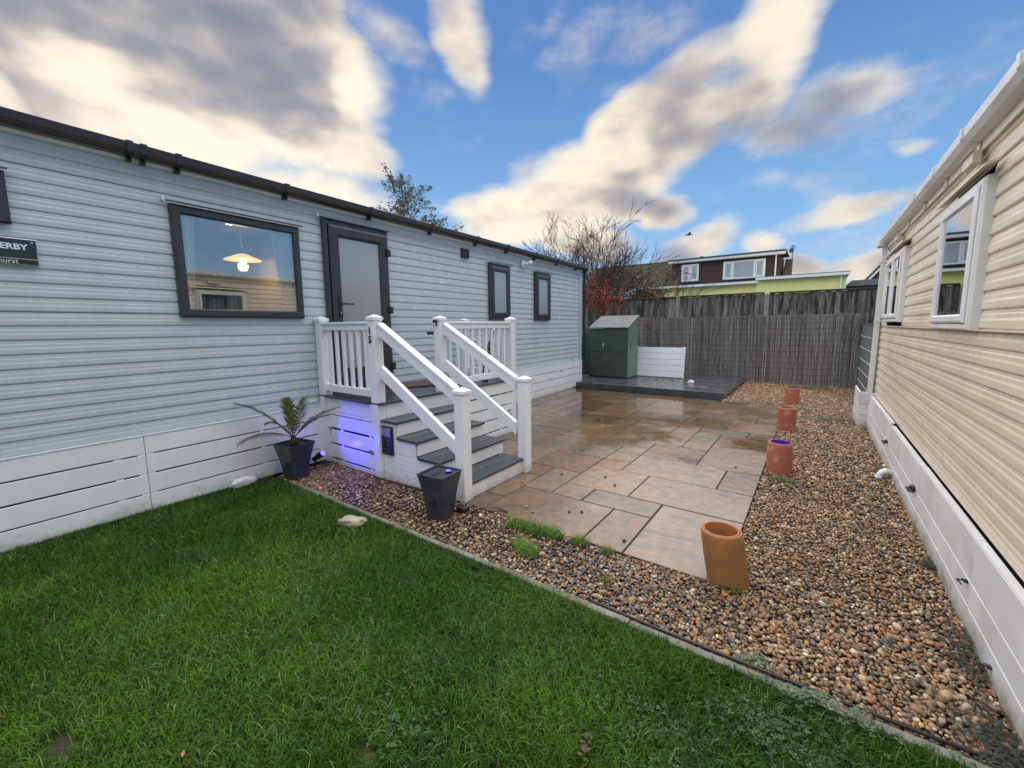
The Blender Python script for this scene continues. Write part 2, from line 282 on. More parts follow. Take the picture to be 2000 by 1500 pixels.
def slab_material():
    m = bpy.data.materials.new('wet_sandstone'); m.use_nodes = True; nt = m.node_tree; b = nt.nodes['Principled BSDF']; L = nt.links.new
    N = nt.nodes.new
    tc = N('ShaderNodeTexCoord'); oi = N('ShaderNodeObjectInfo'); cb = N('ShaderNodeCombineXYZ')
    for i in range(3): L(oi.outputs['Random'], cb.inputs[i])
    ad = N('ShaderNodeVectorMath'); ad.operation = 'MULTIPLY_ADD'; L(cb.outputs[0], ad.inputs[0]); ad.inputs[1].default_value = (91, 57, 33); L(tc.outputs['Object'], ad.inputs[2])
    vr = N('ShaderNodeVectorRotate'); vr.rotation_type = 'Z_AXIS'; L(ad.outputs[0], vr.inputs['Vector'])
    an = N('ShaderNodeMath'); an.operation = 'MULTIPLY'; an.inputs[1].default_value = 60; L(oi.outputs['Random'], an.inputs[0]); L(an.outputs[0], vr.inputs['Angle'])
    V = vr.outputs[0]
    n1 = N('ShaderNodeTexNoise'); n1.inputs['Scale'].default_value = 2.2; n1.inputs['Detail'].default_value = 6; n1.inputs['Roughness'].default_value = .55; n1.inputs['Distortion'].default_value = 1.2
    mp = N('ShaderNodeMapping'); mp.inputs['Scale'].default_value = (1, 3.0, 1); L(V, mp.inputs[0]); L(mp.outputs[0], n1.inputs['Vector'])
    cr = N('ShaderNodeValToRGB'); L(n1.outputs['Fac'], cr.inputs[0]); r = cr.color_ramp
    r.elements[0].position = .28; r.elements[0].color = (.085, .072, .056, 1); r.elements[1].position = .72; r.elements[1].color = (.30, .195, .115, 1)
    for p, c in ((.42, (.165, .130, .092, 1)), (.53, (.23, .165, .108, 1)), (.62, (.20, .115, .058, 1))):
        e = r.elements.new(p); e.color = c
    wv = N('ShaderNodeTexWave'); wv.inputs['Scale'].default_value = 2.4; wv.inputs['Distortion'].default_value = 9; wv.inputs['Detail'].default_value = 4; wv.inputs['Detail Scale'].default_value = 1.2; L(V, wv.inputs['Vector'])
    mx = N('ShaderNodeMix'); mx.data_type = 'RGBA'; mx.blend_type = 'MULTIPLY'; mx.inputs[0].default_value = .35; L(cr.outputs[0], mx.inputs[6])
    wr = N('ShaderNodeMapRange'); wr.inputs[3].default_value = .68; wr.inputs[4].default_value = 1.15; L(wv.outputs['Fac'], wr.inputs[0])
    c2 = N('ShaderNodeCombineXYZ'); [L(wr.outputs[0], c2.inputs[i]) for i in range(3)]; L(c2.outputs[0], mx.inputs[7])
    # every flag has its own tone: buff, grey-green, brown, pink
    tone = N('ShaderNodeValToRGB'); L(oi.outputs['Random'], tone.inputs[0]); t = tone.color_ramp; t.interpolation = 'CONSTANT'
    t.elements[0].position = 0; t.elements[0].color = (.90, .86, .80, 1); t.elements[1].position = .86; t.elements[1].color = (.58, .58, .52, 1)
    for p, c in ((.14, (.76, .80, .72, 1)), (.30, (1.04, .92, .80, 1)), (.44, (.72, .60, .46, 1)), (.6, (1.0, .83, .68, 1)), (.74, (.93, .93, .88, 1))):
        e = t.elements.new(p); e.color = c
    m2 = N('ShaderNodeMix'); m2.data_type = 'RGBA'; m2.blend_type = 'MULTIPLY'; m2.inputs[0].default_value = 1; L(mx.outputs[2], m2.inputs[6]); L(tone.outputs[0], m2.inputs[7])
    # damp film: pools in world space
    geo = N('ShaderNodeNewGeometry'); nw = N('ShaderNodeTexNoise'); nw.inputs['Scale'].default_value = 1.1; nw.inputs['Detail'].default_value = 5; nw.inputs['Roughness'].default_value = .55; L(geo.outputs['Position'], nw.inputs['Vector'])
    sep = N('ShaderNodeSeparateXYZ'); L(geo.outputs['Position'], sep.inputs[0])
    fr = N('ShaderNodeMapRange'); fr.inputs[1].default_value = 3.0; fr.inputs[2].default_value = 7.5; fr.inputs[3].default_value = -.06; fr.inputs[4].default_value = .13; L(sep.outputs[1], fr.inputs[0])
    fx = N('ShaderNodeMapRange'); fx.inputs[1].default_value = -3.2; fx.inputs[2].default_value = -.6; fx.inputs[3].default_value = .08; fx.inputs[4].default_value = -.07; L(sep.outputs[0], fx.inputs[0])
    s1 = N('ShaderNodeMath'); s1.operation = 'ADD'; L(nw.outputs['Fac'], s1.inputs[0]); L(fr.outputs[0], s1.inputs[1])
    s2 = N('ShaderNodeMath'); s2.operation = 'ADD'; L(s1.outputs[0], s2.inputs[0]); L(fx.outputs[0], s2.inputs[1])
    pud = N('ShaderNodeMapRange'); pud.interpolation_type = 'SMOOTHSTEP'; pud.inputs[1].default_value = .47; pud.inputs[2].default_value = .70; L(s2.outputs[0], pud.inputs[0])
    dk = N('ShaderNodeMix'); dk.data_type = 'RGBA'; dk.blend_type = 'MULTIPLY'; L(pud.outputs[0], dk.inputs[0]); L(m2.outputs[2], dk.inputs[6]); dk.inputs[7].default_value = (.74, .70, .64, 1)
    L(dk.outputs[2], b.inputs['Base Color'])
    ro = N('ShaderNodeMapRange'); ro.inputs[3].default_value = .24; ro.inputs[4].default_value = .05; L(pud.outputs[0], ro.inputs[0]); L(ro.outputs[0], b.inputs['Roughness'])
    nb = N('ShaderNodeTexNoise'); nb.inputs['Scale'].default_value = 45; nb.inputs['Detail'].default_value = 6; L(V, nb.inputs['Vector'])
    nb2 = N('ShaderNodeTexNoise'); nb2.inputs['Scale'].default_value = 5; nb2.inputs['Detail'].default_value = 3; L(V, nb2.inputs['Vector'])
    sm = N('ShaderNodeMath'); sm.operation = 'MULTIPLY_ADD'; L(nb2.outputs['Fac'], sm.inputs[0]); sm.inputs[1].default_value = 2.5; L(nb.outputs['Fac'], sm.inputs[2])
    inv = N('ShaderNodeMapRange'); inv.inputs[3].default_value = .20; inv.inputs[4].default_value = .03; L(pud.outputs[0], inv.inputs[0])
    bu = N('ShaderNodeBump'); bu.inputs['Distance'].default_value = .01; L(inv.outputs[0], bu.inputs['Strength']); L(sm.outputs[0], bu.inputs['Height']); L(bu.outputs[0], b.inputs['Normal'])
    b.inputs['Specular IOR Level'].default_value = .6
    return m
SLABM = slab_material()

# ------------------------------------------------------------------ geometry helpers
def tag(o, label=None, cat=None, group=None, kind=None):
    if label: o['label'] = label
    if cat: o['category'] = cat
    if group: o['group'] = group
    if kind: o['kind'] = kind
    return o
def empty(name, loc=(0, 0, 0), rz=0, label=None, cat=None, group=None, kind=None):
    o = bpy.data.objects.new(name, None); C.objects.link(o); o.location = loc; o.rotation_euler = (0, 0, rz); o.empty_display_size = .2
    return tag(o, label, cat, group, kind)
class MB:
    def __init__(s): s.v = []; s.f = []; s.mi = []; s.cur = 0
    def add(s, vs, fs):
        b = len(s.v); s.v += [tuple(x) for x in vs]; s.f += [tuple(i+b for i in f) for f in fs]; s.mi += [s.cur]*len(fs); return s
    def box(s, x0, x1, y0, y1, z0, z1):
        return s.add([(x0, y0, z0), (x1, y0, z0), (x1, y1, z0), (x0, y1, z0), (x0, y0, z1), (x1, y0, z1), (x1, y1, z1), (x0, y1, z1)],
                     [(0, 3, 2, 1), (4, 5, 6, 7), (0, 1, 5, 4), (1, 2, 6, 5), (2, 3, 7, 6), (3, 0, 4, 7)])
    def hexa(s, a, b):     # two quads, same winding
        return s.add(list(a)+list(b), [(0, 3, 2, 1), (4, 5, 6, 7), (0, 1, 5, 4), (1, 2, 6, 5), (2, 3, 7, 6), (3, 0, 4, 7)])
    def sweep(s, prof, a, b, fx):   # profile list of (u,v), fx(t,u,v)->point for t in (a,b); open profile
        n = len(prof); vs = [fx(a, *p) for p in prof]+[fx(b, *p) for p in prof]
        return s.add(vs, [(i, i+1, n+i+1, n+i) for i in range(n-1)])
    def prism(s, prof, a, b, fx):   # closed, capped
        n = len(prof); vs = [fx(a, *p) for p in prof]+[fx(b, *p) for p in prof]
        return s.add(vs, [(i, (i+1) % n, n+(i+1) % n, n+i) for i in range(n)]+[tuple(range(n-1, -1, -1)), tuple(range(n, 2*n))])
    def tube(s, pts, r, n=6, r1=None, cap=True):
        pts = [Vector(p) for p in pts]; m = len(pts); b = len(s.v); prev = None
        for i, p in enumerate(pts):
            t = (pts[min(i+1, m-1)]-pts[max(i-1, 0)]); t = t.normalized() if t.length > 1e-9 else Vector((0, 0, 1))
            if prev is None:
                u = t.cross(Vector((0, 0, 1)));
                if u.length < .05: u = t.cross(Vector((1, 0, 0)))
            else: u = prev-t*prev.dot(t)
            u.normalize(); prev = u; w = t.cross(u)
            rr = r if r1 is None else r+(r1-r)*i/(m-1)
            for k in range(n):
                a = 2*PI*k/n; s.v.append(tuple(p+(u*math.cos(a)+w*math.sin(a))*rr))
        for i in range(m-1):
            for k in range(n): s.f.append((b+i*n+k, b+i*n+(k+1) % n, b+(i+1)*n+(k+1) % n, b+(i+1)*n+k)); s.mi.append(s.cur)
        if cap:
            s.f.append(tuple(b+k for k in range(n-1, -1, -1))); s.mi.append(s.cur)
            s.f.append(tuple(b+(m-1)*n+k for k in range(n))); s.mi.append(s.cur)
        return s
    def lathe(s, prof, c, n=24, axis=None):  # prof (r,z) closed loop around axis at centre c
        b = len(s.v); m = len(prof)
        for (r, z) in prof:
            for k in range(n):
                a = 2*PI*k/n; s.v.append((c[0]+r*math.cos(a)+(axis[0]*z if axis else 0), c[1]+r*math.sin(a)+(axis[1]*z if axis else 0), c[2]+z))
        for i in range(m-1):
            for k in range(n): s.f.append((b+i*n+k, b+i*n+(k+1) % n, b+(i+1)*n+(k+1) % n, b+(i+1)*n+k)); s.mi.append(s.cur)
        return s
    def build(s, name, mat, parent=None, bevel=0, smooth=False, world=False, centre=True, seg=2, **tags):
        mats = mat if isinstance(mat, (list, tuple)) else [mat]
        v = np.array(s.v, float)
        if parent is not None and world:
            p = parent; off = np.zeros(3)
            while p is not None: off += np.array(p.location); p = p.parent
            v = v-off
        elif parent is not None:
            p = parent; off = np.zeros(3)          # same frame as the top-level root: undo offsets of nested parts
            while p is not None and p.parent is not None: off += np.array(p.location); p = p.parent
            v = v-off
        c = (v.min(0)+v.max(0))/2 if centre else np.zeros(3)
        if centre and parent is None: c[2] = v[:, 2].min()
        v = v-c
        me = bpy.data.meshes.new(name); me.from_pydata([tuple(x) for x in v], [], s.f)
        for m_ in mats: me.materials.append(m_)
        if len(mats) > 1: me.polygons.foreach_set('material_index', s.mi)
        if smooth: me.polygons.foreach_set('use_smooth', [True]*len(me.polygons))
        me.update()
        o = bpy.data.objects.new(name, me); C.objects.link(o); o.location = c
        if parent is not None: o.parent = parent
        if bevel:
            bm = o.modifiers.new('bevel', 'BEVEL'); bm.width = bevel; bm.segments = seg; bm.limit_method = 'ANGLE'; bm.angle_limit = R(40)
        return tag(o, **tags)
def inst(o, loc, parent, rot=None, scale=None):
    c = o.copy(); C.objects.link(c); c.parent = parent; c.location = loc
    if rot is not None: c.rotation_euler = rot
    if scale is not None: c.scale = scale
    return c
def mesh_np(name, verts, faces, mat, cols=None, smooth=False, parent=None, **tags):
    """verts (N,3); faces (M,k) ; cols per vertex (N,3)"""
    me = bpy.data.meshes.new(name); N = len(verts); Mf, k = faces.shape
    me.vertices.add(N); me.vertices.foreach_set('co', np.asarray(verts, np.float32).ravel())
    me.loops.add(Mf*k); me.loops.foreach_set('vertex_index', faces.ravel().astype(np.int32))
    me.polygons.add(Mf); me.polygons.foreach_set('loop_start', (np.arange(Mf)*k).astype(np.int32)); me.polygons.foreach_set('loop_total', np.full(Mf, k, np.int32))
    if smooth: me.polygons.foreach_set('use_smooth', np.ones(Mf, bool))
    me.materials.append(mat); me.update(calc_edges=True)
    if cols is not None:
        a = me.color_attributes.new('Col', 'FLOAT_COLOR', 'POINT'); cc = np.ones((N, 4), np.float32); cc[:, :3] = cols; a.data.foreach_set('color', cc.ravel())
    o = bpy.data.objects.new(name, me); C.objects.link(o)
    if parent is not None: o.parent = parent
    return tag(o, **tags)
def vnoise(x, y, s, seed=0):       # cheap value noise
    x = np.asarray(x)*s; y = np.asarray(y)*s; xi = np.floor(x).astype(int); yi = np.floor(y).astype(int); fx = x-xi; fy = y-yi
    fx = fx*fx*(3-2*fx); fy = fy*fy*(3-2*fy)
    h = lambda i, j: (np.sin(i*127.1+j*311.7+seed*74.7)*43758.5453) % 1.0
    return (h(xi, yi)*(1-fx)+h(xi+1, yi)*fx)*(1-fy)+(h(xi, yi+1)*(1-fx)+h(xi+1, yi+1)*fx)*fy
def fbm(x, y, s, seed=0): return (vnoise(x, y, s, seed)*.5+vnoise(x, y, s*2.1, seed+1)*.3+vnoise(x, y, s*4.3, seed+2)*.2)

# ------------------------------------------------------------------ GROUND
GROUNDM = material('park_ground', (.05, .075, .03), .9, (.04, .035, .02), .6, .3, 10)
g = MB(); g.add([(-300, -300, -.09), (300, -300, -.09), (300, 300, -.09), (-300, 300, -.09)], [(0, 1, 2, 3)])
g.build('ground', GROUNDM, kind='structure', centre=False)
GBASE = material('gravel_base', (.045, .030, .018), .7, (.018, .012, .008), 40, .8, 90)
g = MB(); g.add([(-4.95, 2.04, -.045), (1.2, 2.04, -.045), (1.2, 15, -.045), (-5.2, 15, -.045)], [(0, 1, 2, 3)])
g.build('gravel_bed', GBASE, kind='structure', centre=False)
LAWNM = material('lawn_soil', (.030, .036, .014), .95, (.045, .032, .020), 14, 1.0, 55, alt=(.04, .06, .015), altscale=30, altlo=.48, alths=.6)
g = MB(); g.add([(-4.78, -3, -.030), (.80, -3, -.030), (.80, 2.02, -.030), (-4.78, 2.02, -.030)], [(0, 1, 2, 3)])
g.build('lawn', LAWNM, kind='structure', centre=False)

# edging strip between lawn and gravel
edge = empty('path_edging', (-1.8, 2.03, 0), kind='structure')
x = -4.33; k = 0
while x < .78:
    L_ = [1.35, .92, 1.35, 1.0, .9][k % 5]; x1 = min(x+L_, .80)
    dz = random.uniform(-.004, .004)
    MB().box(x+.002, x1-.002, 2.012, 2.058, -.08, .016+dz).build('edging_length', KERBM, edge, bevel=.006, world=True)
    x = x1; k += 1
MB().box(-4.36, -4.332, 2.02, 2.05, -.08, .014).build('edging_peg', KERBM, edge, world=True)

# ------------------------------------------------------------------ PATIO
patio = empty('patio', (-2.6, 6.3, -.045), kind='structure')
XE, YE, UX, UY = -.36, 2.695, .322, .326
MB().add([(-5.1, 2.70, -.007), (-.37, 2.70, -.007), (-.37, 9.52, -.007), (-5.1, 9.52, -.007)], [(0, 1, 2, 3)]).build('joint_bed', MORTAR, patio, world=True)
fixed = [(0, 2, 0, 3), (2, 3, 0, 2), (3, 6, 0, 2), (2, 4, 2, 3), (4, 5, 2, 3), (3, 5, 3, 5), (5, 6, 2, 4), (6, 7, 0, 1), (6, 8, 1, 3), (0, 3, 3, 5), (1, 4, 5, 7), (0, 1, 5, 7),
         (4, 5, 5, 7), (5, 7, 4, 6), (4, 5, 7, 8), (5, 8, 6, 8), (2, 4, 7, 9), (0, 2, 7, 10), (0, 2, 10, 12), (3, 6, 9, 11), (4, 6, 8, 9), (2, 3, 9, 10), (2, 3, 10, 12), (3, 4, 11, 13),
         (1, 3, 12, 13), (0, 1, 12, 13), (2, 4, 13, 15), (0, 2, 13, 15), (4, 6, 11, 13), (6, 8, 8, 10), (4, 7, 13, 14), (6, 7, 10, 12), (7, 8, 4, 6), (6, 7, 3, 4)]
NI, NJ = 15, 21
occ = np.zeros((NI, NJ), bool); slabs = []
for (a, b, c, d) in fixed:
    if occ[a:b, c:d].any(): continue
    occ[a:b, c:d] = True; slabs.append((a, b, c, d))
sz = [(3, 2), (2, 2), (2, 1), (1, 2), (2, 3), (2, 2), (1, 1)]
rr = random.Random(5)
for j in range(NJ):
    for i in range(NI):
        if occ[i, j]: continue
        opts = sz[:]; rr.shuffle(opts); opts.append((1, 1))
        for (a, b) in opts:
            if i+a <= NI and j+b <= NJ and not occ[i:i+a, j:j+b].any():
                occ[i:i+a, j:j+b] = True; slabs.append((i, i+a, j, j+b)); break
for (a, b, c, d) in slabs:
    x1 = XE-a*UX; x0 = XE-b*UX; y0 = YE+c*UY; y1 = YE+d*UY
    xw = -4.68-.034*y1-.02
    if x1 < xw+.05: continue
    x0 = max(x0, xw)
    gp = .0065; h = rr.uniform(-.0015, .0015)
    o = MB().box(x0+gp, x1-gp, y0+gp, y1-gp, -.04, h).build('paving_slab', SLABM, patio, bevel=.003, world=True, seg=1)
    o.rotation_euler = (rr.uniform(-.0025, .0025), rr.uniform(-.0025, .0025), 0)

# ------------------------------------------------------------------ LEFT CARAVAN
PHI = math.atan(.034)
car = empty('static_caravan', (-4.68, 0, 0), PHI, 'long pale blue grey static caravan with anthracite door behind the white steps', 'caravan')
YS, YEn = -3.6, 10.19
WX = -.035       # back of the cladding profile
def clad(prof, z0, segs, mat, parent, wx, sgn=1, name='cladding_board'):
    mb = MB()
    for (a, b) in segs:
        mb.sweep(prof, a, b, lambda t, u, v: (wx+sgn*u, t, z0+v))
    if sgn > 0: mb.f = [tuple(reversed(f)) for f in mb.f]
    return mb.build(name, mat, parent)
PL = .1055
prof = [(.003, 0), (.010, .006), (.0125, .013), (.0125, .042), (.0090, .054), (.0085, .076), (.0060, .083), (.0050, .099), (.003, PL)]
kz = .655; rows = []
z = .69-PL
i = 0
while z < 3.06:
    h = PL if z < 2.78 else .098
    rows.append((z, h)); z += h
for (z, h) in rows:
    s_ = h/PL; pr = [(u, v*s_) for u, v in prof]
    segs = [(YS, YEn)]
    if z+h > 1.79 and z < 2.655: segs = [(YS, 1.41), (2.475, YEn)]
    if z > 1.70 and z+h < 1.75 or abs(z-1.745) < .02: pass
    clad(pr, z, segs, BLUEW, car, WX)
SEAMB = material('cladding_seam', (.12, .15, .17), .5)
for zz in (1.745, 2.80):
    MB().box(WX, WX+.006, YS, (1.35 if zz < 2 else YEn), zz-.0025, zz+.0025).build('sheet_seam', SEAMB, car)
MB().box(-3.7, WX-.003, YS, YS+.03, .55, 3.05).build('end_wall', BLUEW, car)
MB().box(-3.7, WX-.003, YEn-.03, YEn, .55, 3.05).build('end_wall', BLUEW, car)
MB().box(-3.73, -3.7, YS, YEn, .0, 3.05).build('back_wall', BLUEW, car)
rf = MB(); rf.prism([(.03, 3.10), (-1.86, 3.32), (-3.75, 3.10), (-3.75, 3.06), (.03, 3.06)], YS-.03, YEn+.06, lambda t, u, v: (u, t, v)); rf.build('roof', GREYF, car)
# window interior: a room
room = MB()
for q in ([(-2.9, -1.5, .70), (-2.9, 2.75, .70), (-.06, 2.75, .70), (-.06, -1.5, .70)], [(-2.9, -1.5, 2.82), (-.06, -1.5, 2.82), (-.06, 2.75, 2.82), (-2.9, 2.75, 2.82)],
          [(-.05, 2.75, .7), (-2.9, 2.75, .7), (-2.9, 2.75, 2.82), (-.05, 2.75, 2.82)], [(-2.9, -1.5, .7), (-.05, -1.5, .7), (-.05, -1.5, 2.82), (-2.9, -1.5, 2.82)],
          [(-2.9, -1.5, .70), (-2.9, 2.75, .70), (-2.9, 2.75, 1.15), (-2.9, -1.5, 1.15)], [(-2.9, -1.5, 2.05), (-2.9, 2.75, 2.05), (-2.9, 2.75, 2.82), (-2.9, -1.5, 2.82)],
          [(-2.9, 2.10, 1.15), (-2.9, 2.75, 1.15), (-2.9, 2.75, 2.05), (-2.9, 2.10, 2.05)], [(-2.9, -1.5, 1.15), (-2.9, .9, 1.15), (-2.9, .9, 2.05), (-2.9, -1.5, 2.05)]):
    room.add(q, [(0, 1, 2, 3)])
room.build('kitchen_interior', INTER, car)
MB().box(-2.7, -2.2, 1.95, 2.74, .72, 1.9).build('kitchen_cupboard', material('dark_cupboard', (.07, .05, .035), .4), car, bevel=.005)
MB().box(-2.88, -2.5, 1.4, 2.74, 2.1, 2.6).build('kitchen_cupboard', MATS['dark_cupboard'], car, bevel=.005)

def frame_rect(mb, y0, y1, z0, z1, w, xo, xi, x0=None):
    """mitred picture frame in the plane x=const; w width of the bars"""
    O_ = [(y0, z0), (y1, z0), (y1, z1), (y0, z1)]; I_ = [(y0+w, z0+w), (y1-w, z0+w), (y1-w, z1-w), (y0+w, z1-w)]
    M_ = [(y0+w*.22, z0+w*.22), (y1-w*.22, z0+w*.22), (y1-w*.22, z1-w*.22), (y0+w*.22, z1-w*.22)]
    J_ = [(y0+w*.8, z0+w*.8), (y1-w*.8, z0+w*.8), (y1-w*.8, z1-w*.8), (y0+w*.8, z1-w*.8)]
    loops = [[(xi, *p) for p in O_], [(xo-(xo-xi)*.25, *p) for p in O_], [(xo, *p) for p in M_], [(xo, *p) for p in J_], [(xo-(xo-xi)*.45, *p) for p in I_], [(xi, *p) for p in I_]]
    vs_ = [p for l in loops for p in l]; fs = []
    for a in range(5):
        for k in range(4): fs.append((a*4+k, a*4+(k+1) % 4, (a+1)*4+(k+1) % 4, (a+1)*4+k))
    if xo < xi: fs = [tuple(reversed(f)) for f in fs]
    mb.add(vs_, fs); return mb
def drip(parent, y0, y1, z, mat, s=1, x0=0.0):
    mb = MB(); mb.prism([(x0, z), (x0+s*.055, z-.010), (x0+s*.055, z-.022), (x0, z-.012)], y0, y1, lambda t, u, v: (u, t, v)); return mb.build('drip_hood', mat, parent)
# kitchen window
w = frame_rect(MB(), 1.355, 2.53, 1.715, 2.722, .085, .030, -.045).build('kitchen_window', ANTH, car)
MB().box(.0, .004, 1.43, 2.455, 1.79, 2.645).build('pane', GLASS, w)
drip(w, 1.335, 2.56, 2.748, ANTH)
def curtain(y0, y1, yb0, yb1, z0, z1, name, label):
    n = 26; v_ = []; f_ = []
    for i in range(n+1):
        t = i/n
        for k in range(7):
            q = k/6; tie = (1-math.sin(PI*min(1, q))*.28)
            yt = y0+(y1-y0)*t; yb = yb0+(yb1-yb0)*t; y_ = yt*q+yb*(1-q)
            v_.append((-.062+.014*math.sin(t*28), y_, z0+(z1-z0)*q))
    for i in range(n):
        for k in range(6): a = i*7+k; f_.append((a, a+1, a+8, a+7))
    mb = MB(); mb.add(v_, f_); o = mb.build(name, CURT, None, smooth=True); o.location = Vector((-4.68, 0, 0)) + Matrix.Rotation(PHI, 3, 'Z') @ o.location; o.rotation_euler = (0, 0, PHI)
    return tag(o, label, 'curtain', 'curtains inside the kitchen window')
curtain(1.30, 1.56, 1.30, 1.50, 1.76, 2.68, 'curtain', 'white net curtain hanging at the left side of the large kitchen window')
curtain(2.24, 2.62, 2.36, 2.62, 1.76, 2.68, 'curtain', 'white net curtain gathered at the right side of the large kitchen window')
def cw(x, y, z): return Vector((-4.68, 0, 0)) + Matrix.Rotation(PHI, 3, 'Z') @ Vector((x, y, z))
# pendant lamp in the kitchen
pl = empty('pendant_lamp', cw(-1.1, 2.42, 2.46), 0, 'lit pendant lamp with a shallow amber shade behind the kitchen window glass', 'lamp')
SHADE = material('amber_shade', (.75, .42, .16), .5)
nt = SHADE.node_tree; nt.nodes['Principled BSDF'].inputs['Emission Color'].default_value = (1, .45, .12, 1); nt.nodes['Principled BSDF'].inputs['Emission Strength'].default_value = .7
lz = Vector(pl.location)
o = MB().lathe([(.03, .075), (.05, .07), (.20, .005), (.205, -.003), (.05, .06), (.03, .07)], (0, 0, 0), 28).build('lamp_shade', SHADE, pl, smooth=True, centre=False)
MB().lathe([(.001, -.05), (.03, -.035), (.042, .0), (.03, .04), (.001, .05)], (0, 0, 0), 16).build('bulb', LAMPE, pl, smooth=True, centre=False)
MB().tube([(0, 0, .15), (0, 0, .40)], .006).build('flex', WHITE, pl, centre=False)
pt = bpy.data.lights.new('kitchen_bulb', 'POINT'); pt.energy = 3.5; pt.color = (1, .62, .3); pt.shadow_soft_size = .06
po = bpy.data.objects.new('kitchen_bulb', pt); C.objects.link(po); po.parent = pl; po.location = (0, 0, -.08)
o = MB().lathe([(.001, 0), (.045, .002), (.05, .015), (.001, .016)], (0, 0, 0), 16).build('ceiling_spotlight', SPOTE, None, smooth=True); o.location = cw(-.75, 2.16, 2.795)
tag(o, 'small round lit spotlight set in the kitchen ceiling above the pendant lamp', 'ceiling light')
# partially seen window at the far left
w = frame_rect(MB(), -.65, .416, 2.36, 3.0 if False else 2.72, .07, .030, -.01).build('window', ANTH, car)
w = w
MB().box(.002, .006, -.59, .356, 2.42, 2.66).build('pane', FROSTL, w)
drip(w, -.67, .43, 2.748, ANTH)
# narrow windows
for (a, b) in ((6.07, 6.745), (7.70, 8.395)):
    w = frame_rect(MB(), a, b, 1.73, 2.752, .075, .028, -.01).build('narrow_window', ANTH, car)
    frame_rect(MB(), a+.055, b-.055, 1.785, 2.70, .085, .045, .005).build('casement', ANTH, w)
    MB().box(.012, .018, a+.13, b-.13, 1.86, 2.62).build('pane', FROSTL, w)
    drip(w, a-.02, b+.05, 2.775, ANTH)
    MB().box(-.02, .018, a-.035, a-.012, 2.77, 2.80).build('hood_end', WHITE, w)
# door
dr = frame_rect(MB(), 2.815, 3.765, .83, 2.885, .062, .032, -.01).build('door_frame', ANTH, car)
leaf = frame_rect(MB(), 2.880, 3.745, .85, 2.83, .135, .055, .0).build('door', ANTH, car)
MB().box(.012, .018, 2.98, 3.62, 1.0, 2.735).build('pane', FROST, leaf)
MB().box(.018, .050, 3.00, 3.60, .97, 1.10).build('kick_panel', ANTH, leaf, bevel=.004)
h = MB().box(.055, .066, 2.945, 2.985, 1.74, 2.0).build('handle', BLACKP, leaf, bevel=.008)
mb = MB(); mb.tube([(.066, 2.965, 1.90), (.10, 2.965, 1.90), (.105, 2.98, 1.90), (.105, 3.12, 1.895)], .011, 8); mb.tube([(.060, 2.965, 1.79), (.068, 2.965, 1.79)], .009, 10); mb.build('lever', BLACKP, h, smooth=True)
MB().box(.062, .0695, 2.959, 2.971, 1.775, 1.80).build('lock_cylinder', CHROME, h)
for zz in (2.60, 1.84, 1.07):
    hg = MB().box(.050, .085, 3.70, 3.745, zz-.05, zz+.05); hg.box(.034, .075, 3.745, 3.775, zz-.045, zz+.045); hg.build('hinge', BLACKP, leaf, bevel=.008)
drip(dr, 2.79, 3.80, 2.905, ANTH)
for yy in (1.325, 2.785):
    MB().box(-.03, .018, yy-.02, yy, 2.735 if yy < 2 else 2.89, 2.78 if yy < 2 else 2.94).build('hood_end_cap', WHITE, car, bevel=.004)
# air vent
v = frame_rect(MB(), 5.335, 5.51, 2.755, 2.905, .018, .02, -.02).build('air_vent', BLACKP, car)
for k in range(4):
    MB().hexa([(-.015, 5.35, 2.775+k*.032), (-.015, 5.495, 2.775+k*.032), (.018, 5.495, 2.765+k*.032), (.018, 5.35, 2.765+k*.032)],
              [(-.015, 5.35, 2.795+k*.032), (-.015, 5.495, 2.795+k*.032), (.018, 5.495, 2.785+k*.032), (.018, 5.35, 2.785+k*.032)]).build('vent_slat', BLACKP, v)
# gutter with brackets
gp = [(.015, 3.115), (.015, 3.03), (.022, 3.024), (.085, 3.022), (.115, 3.035), (.125, 3.060), (.125, 3.118), (.118, 3.122), (.112, 3.118), (.112, 3.065), (.085, 3.04), (.03, 3.04), (.03, 3.115)]
gut = MB().prism(gp, YS, YEn+.12, lambda t, u, v: (u, t, v)).build('gutter', BROWNG, car)
MB().box(-.05, .03, YS, YEn+.06, 3.115, 3.137).build('roof_edge', BROWNG, car, bevel=.006)
MB().box(-.035, .016, YS, YEn, 3.0, 3.118).build('fascia', WHITE, car)
for yy in (-1.4, -.2, 1.10, 1.19, 1.43, 2.38, 3.46, 4.55, 5.64, 6.57, 7.60, 8.60, 9.65):
    mb = MB(); mb.prism([(.0, 3.03), (.06, 3.018), (.09, 2.985), (.04, 2.975), (.0, 2.99)], yy-.014, yy+.014, lambda t, u, v: (u, t, v))
    mb.prism([(.10, 3.018), (.133, 3.04), (.133, 3.127), (.105, 3.13), (.105, 3.125), (.129, 3.12), (.126, 3.045), (.10, 3.024)], yy-.022, yy+.022, lambda t, u, v: (u, t, v))
    mb.build('gutter_bracket', BLACKP, car)
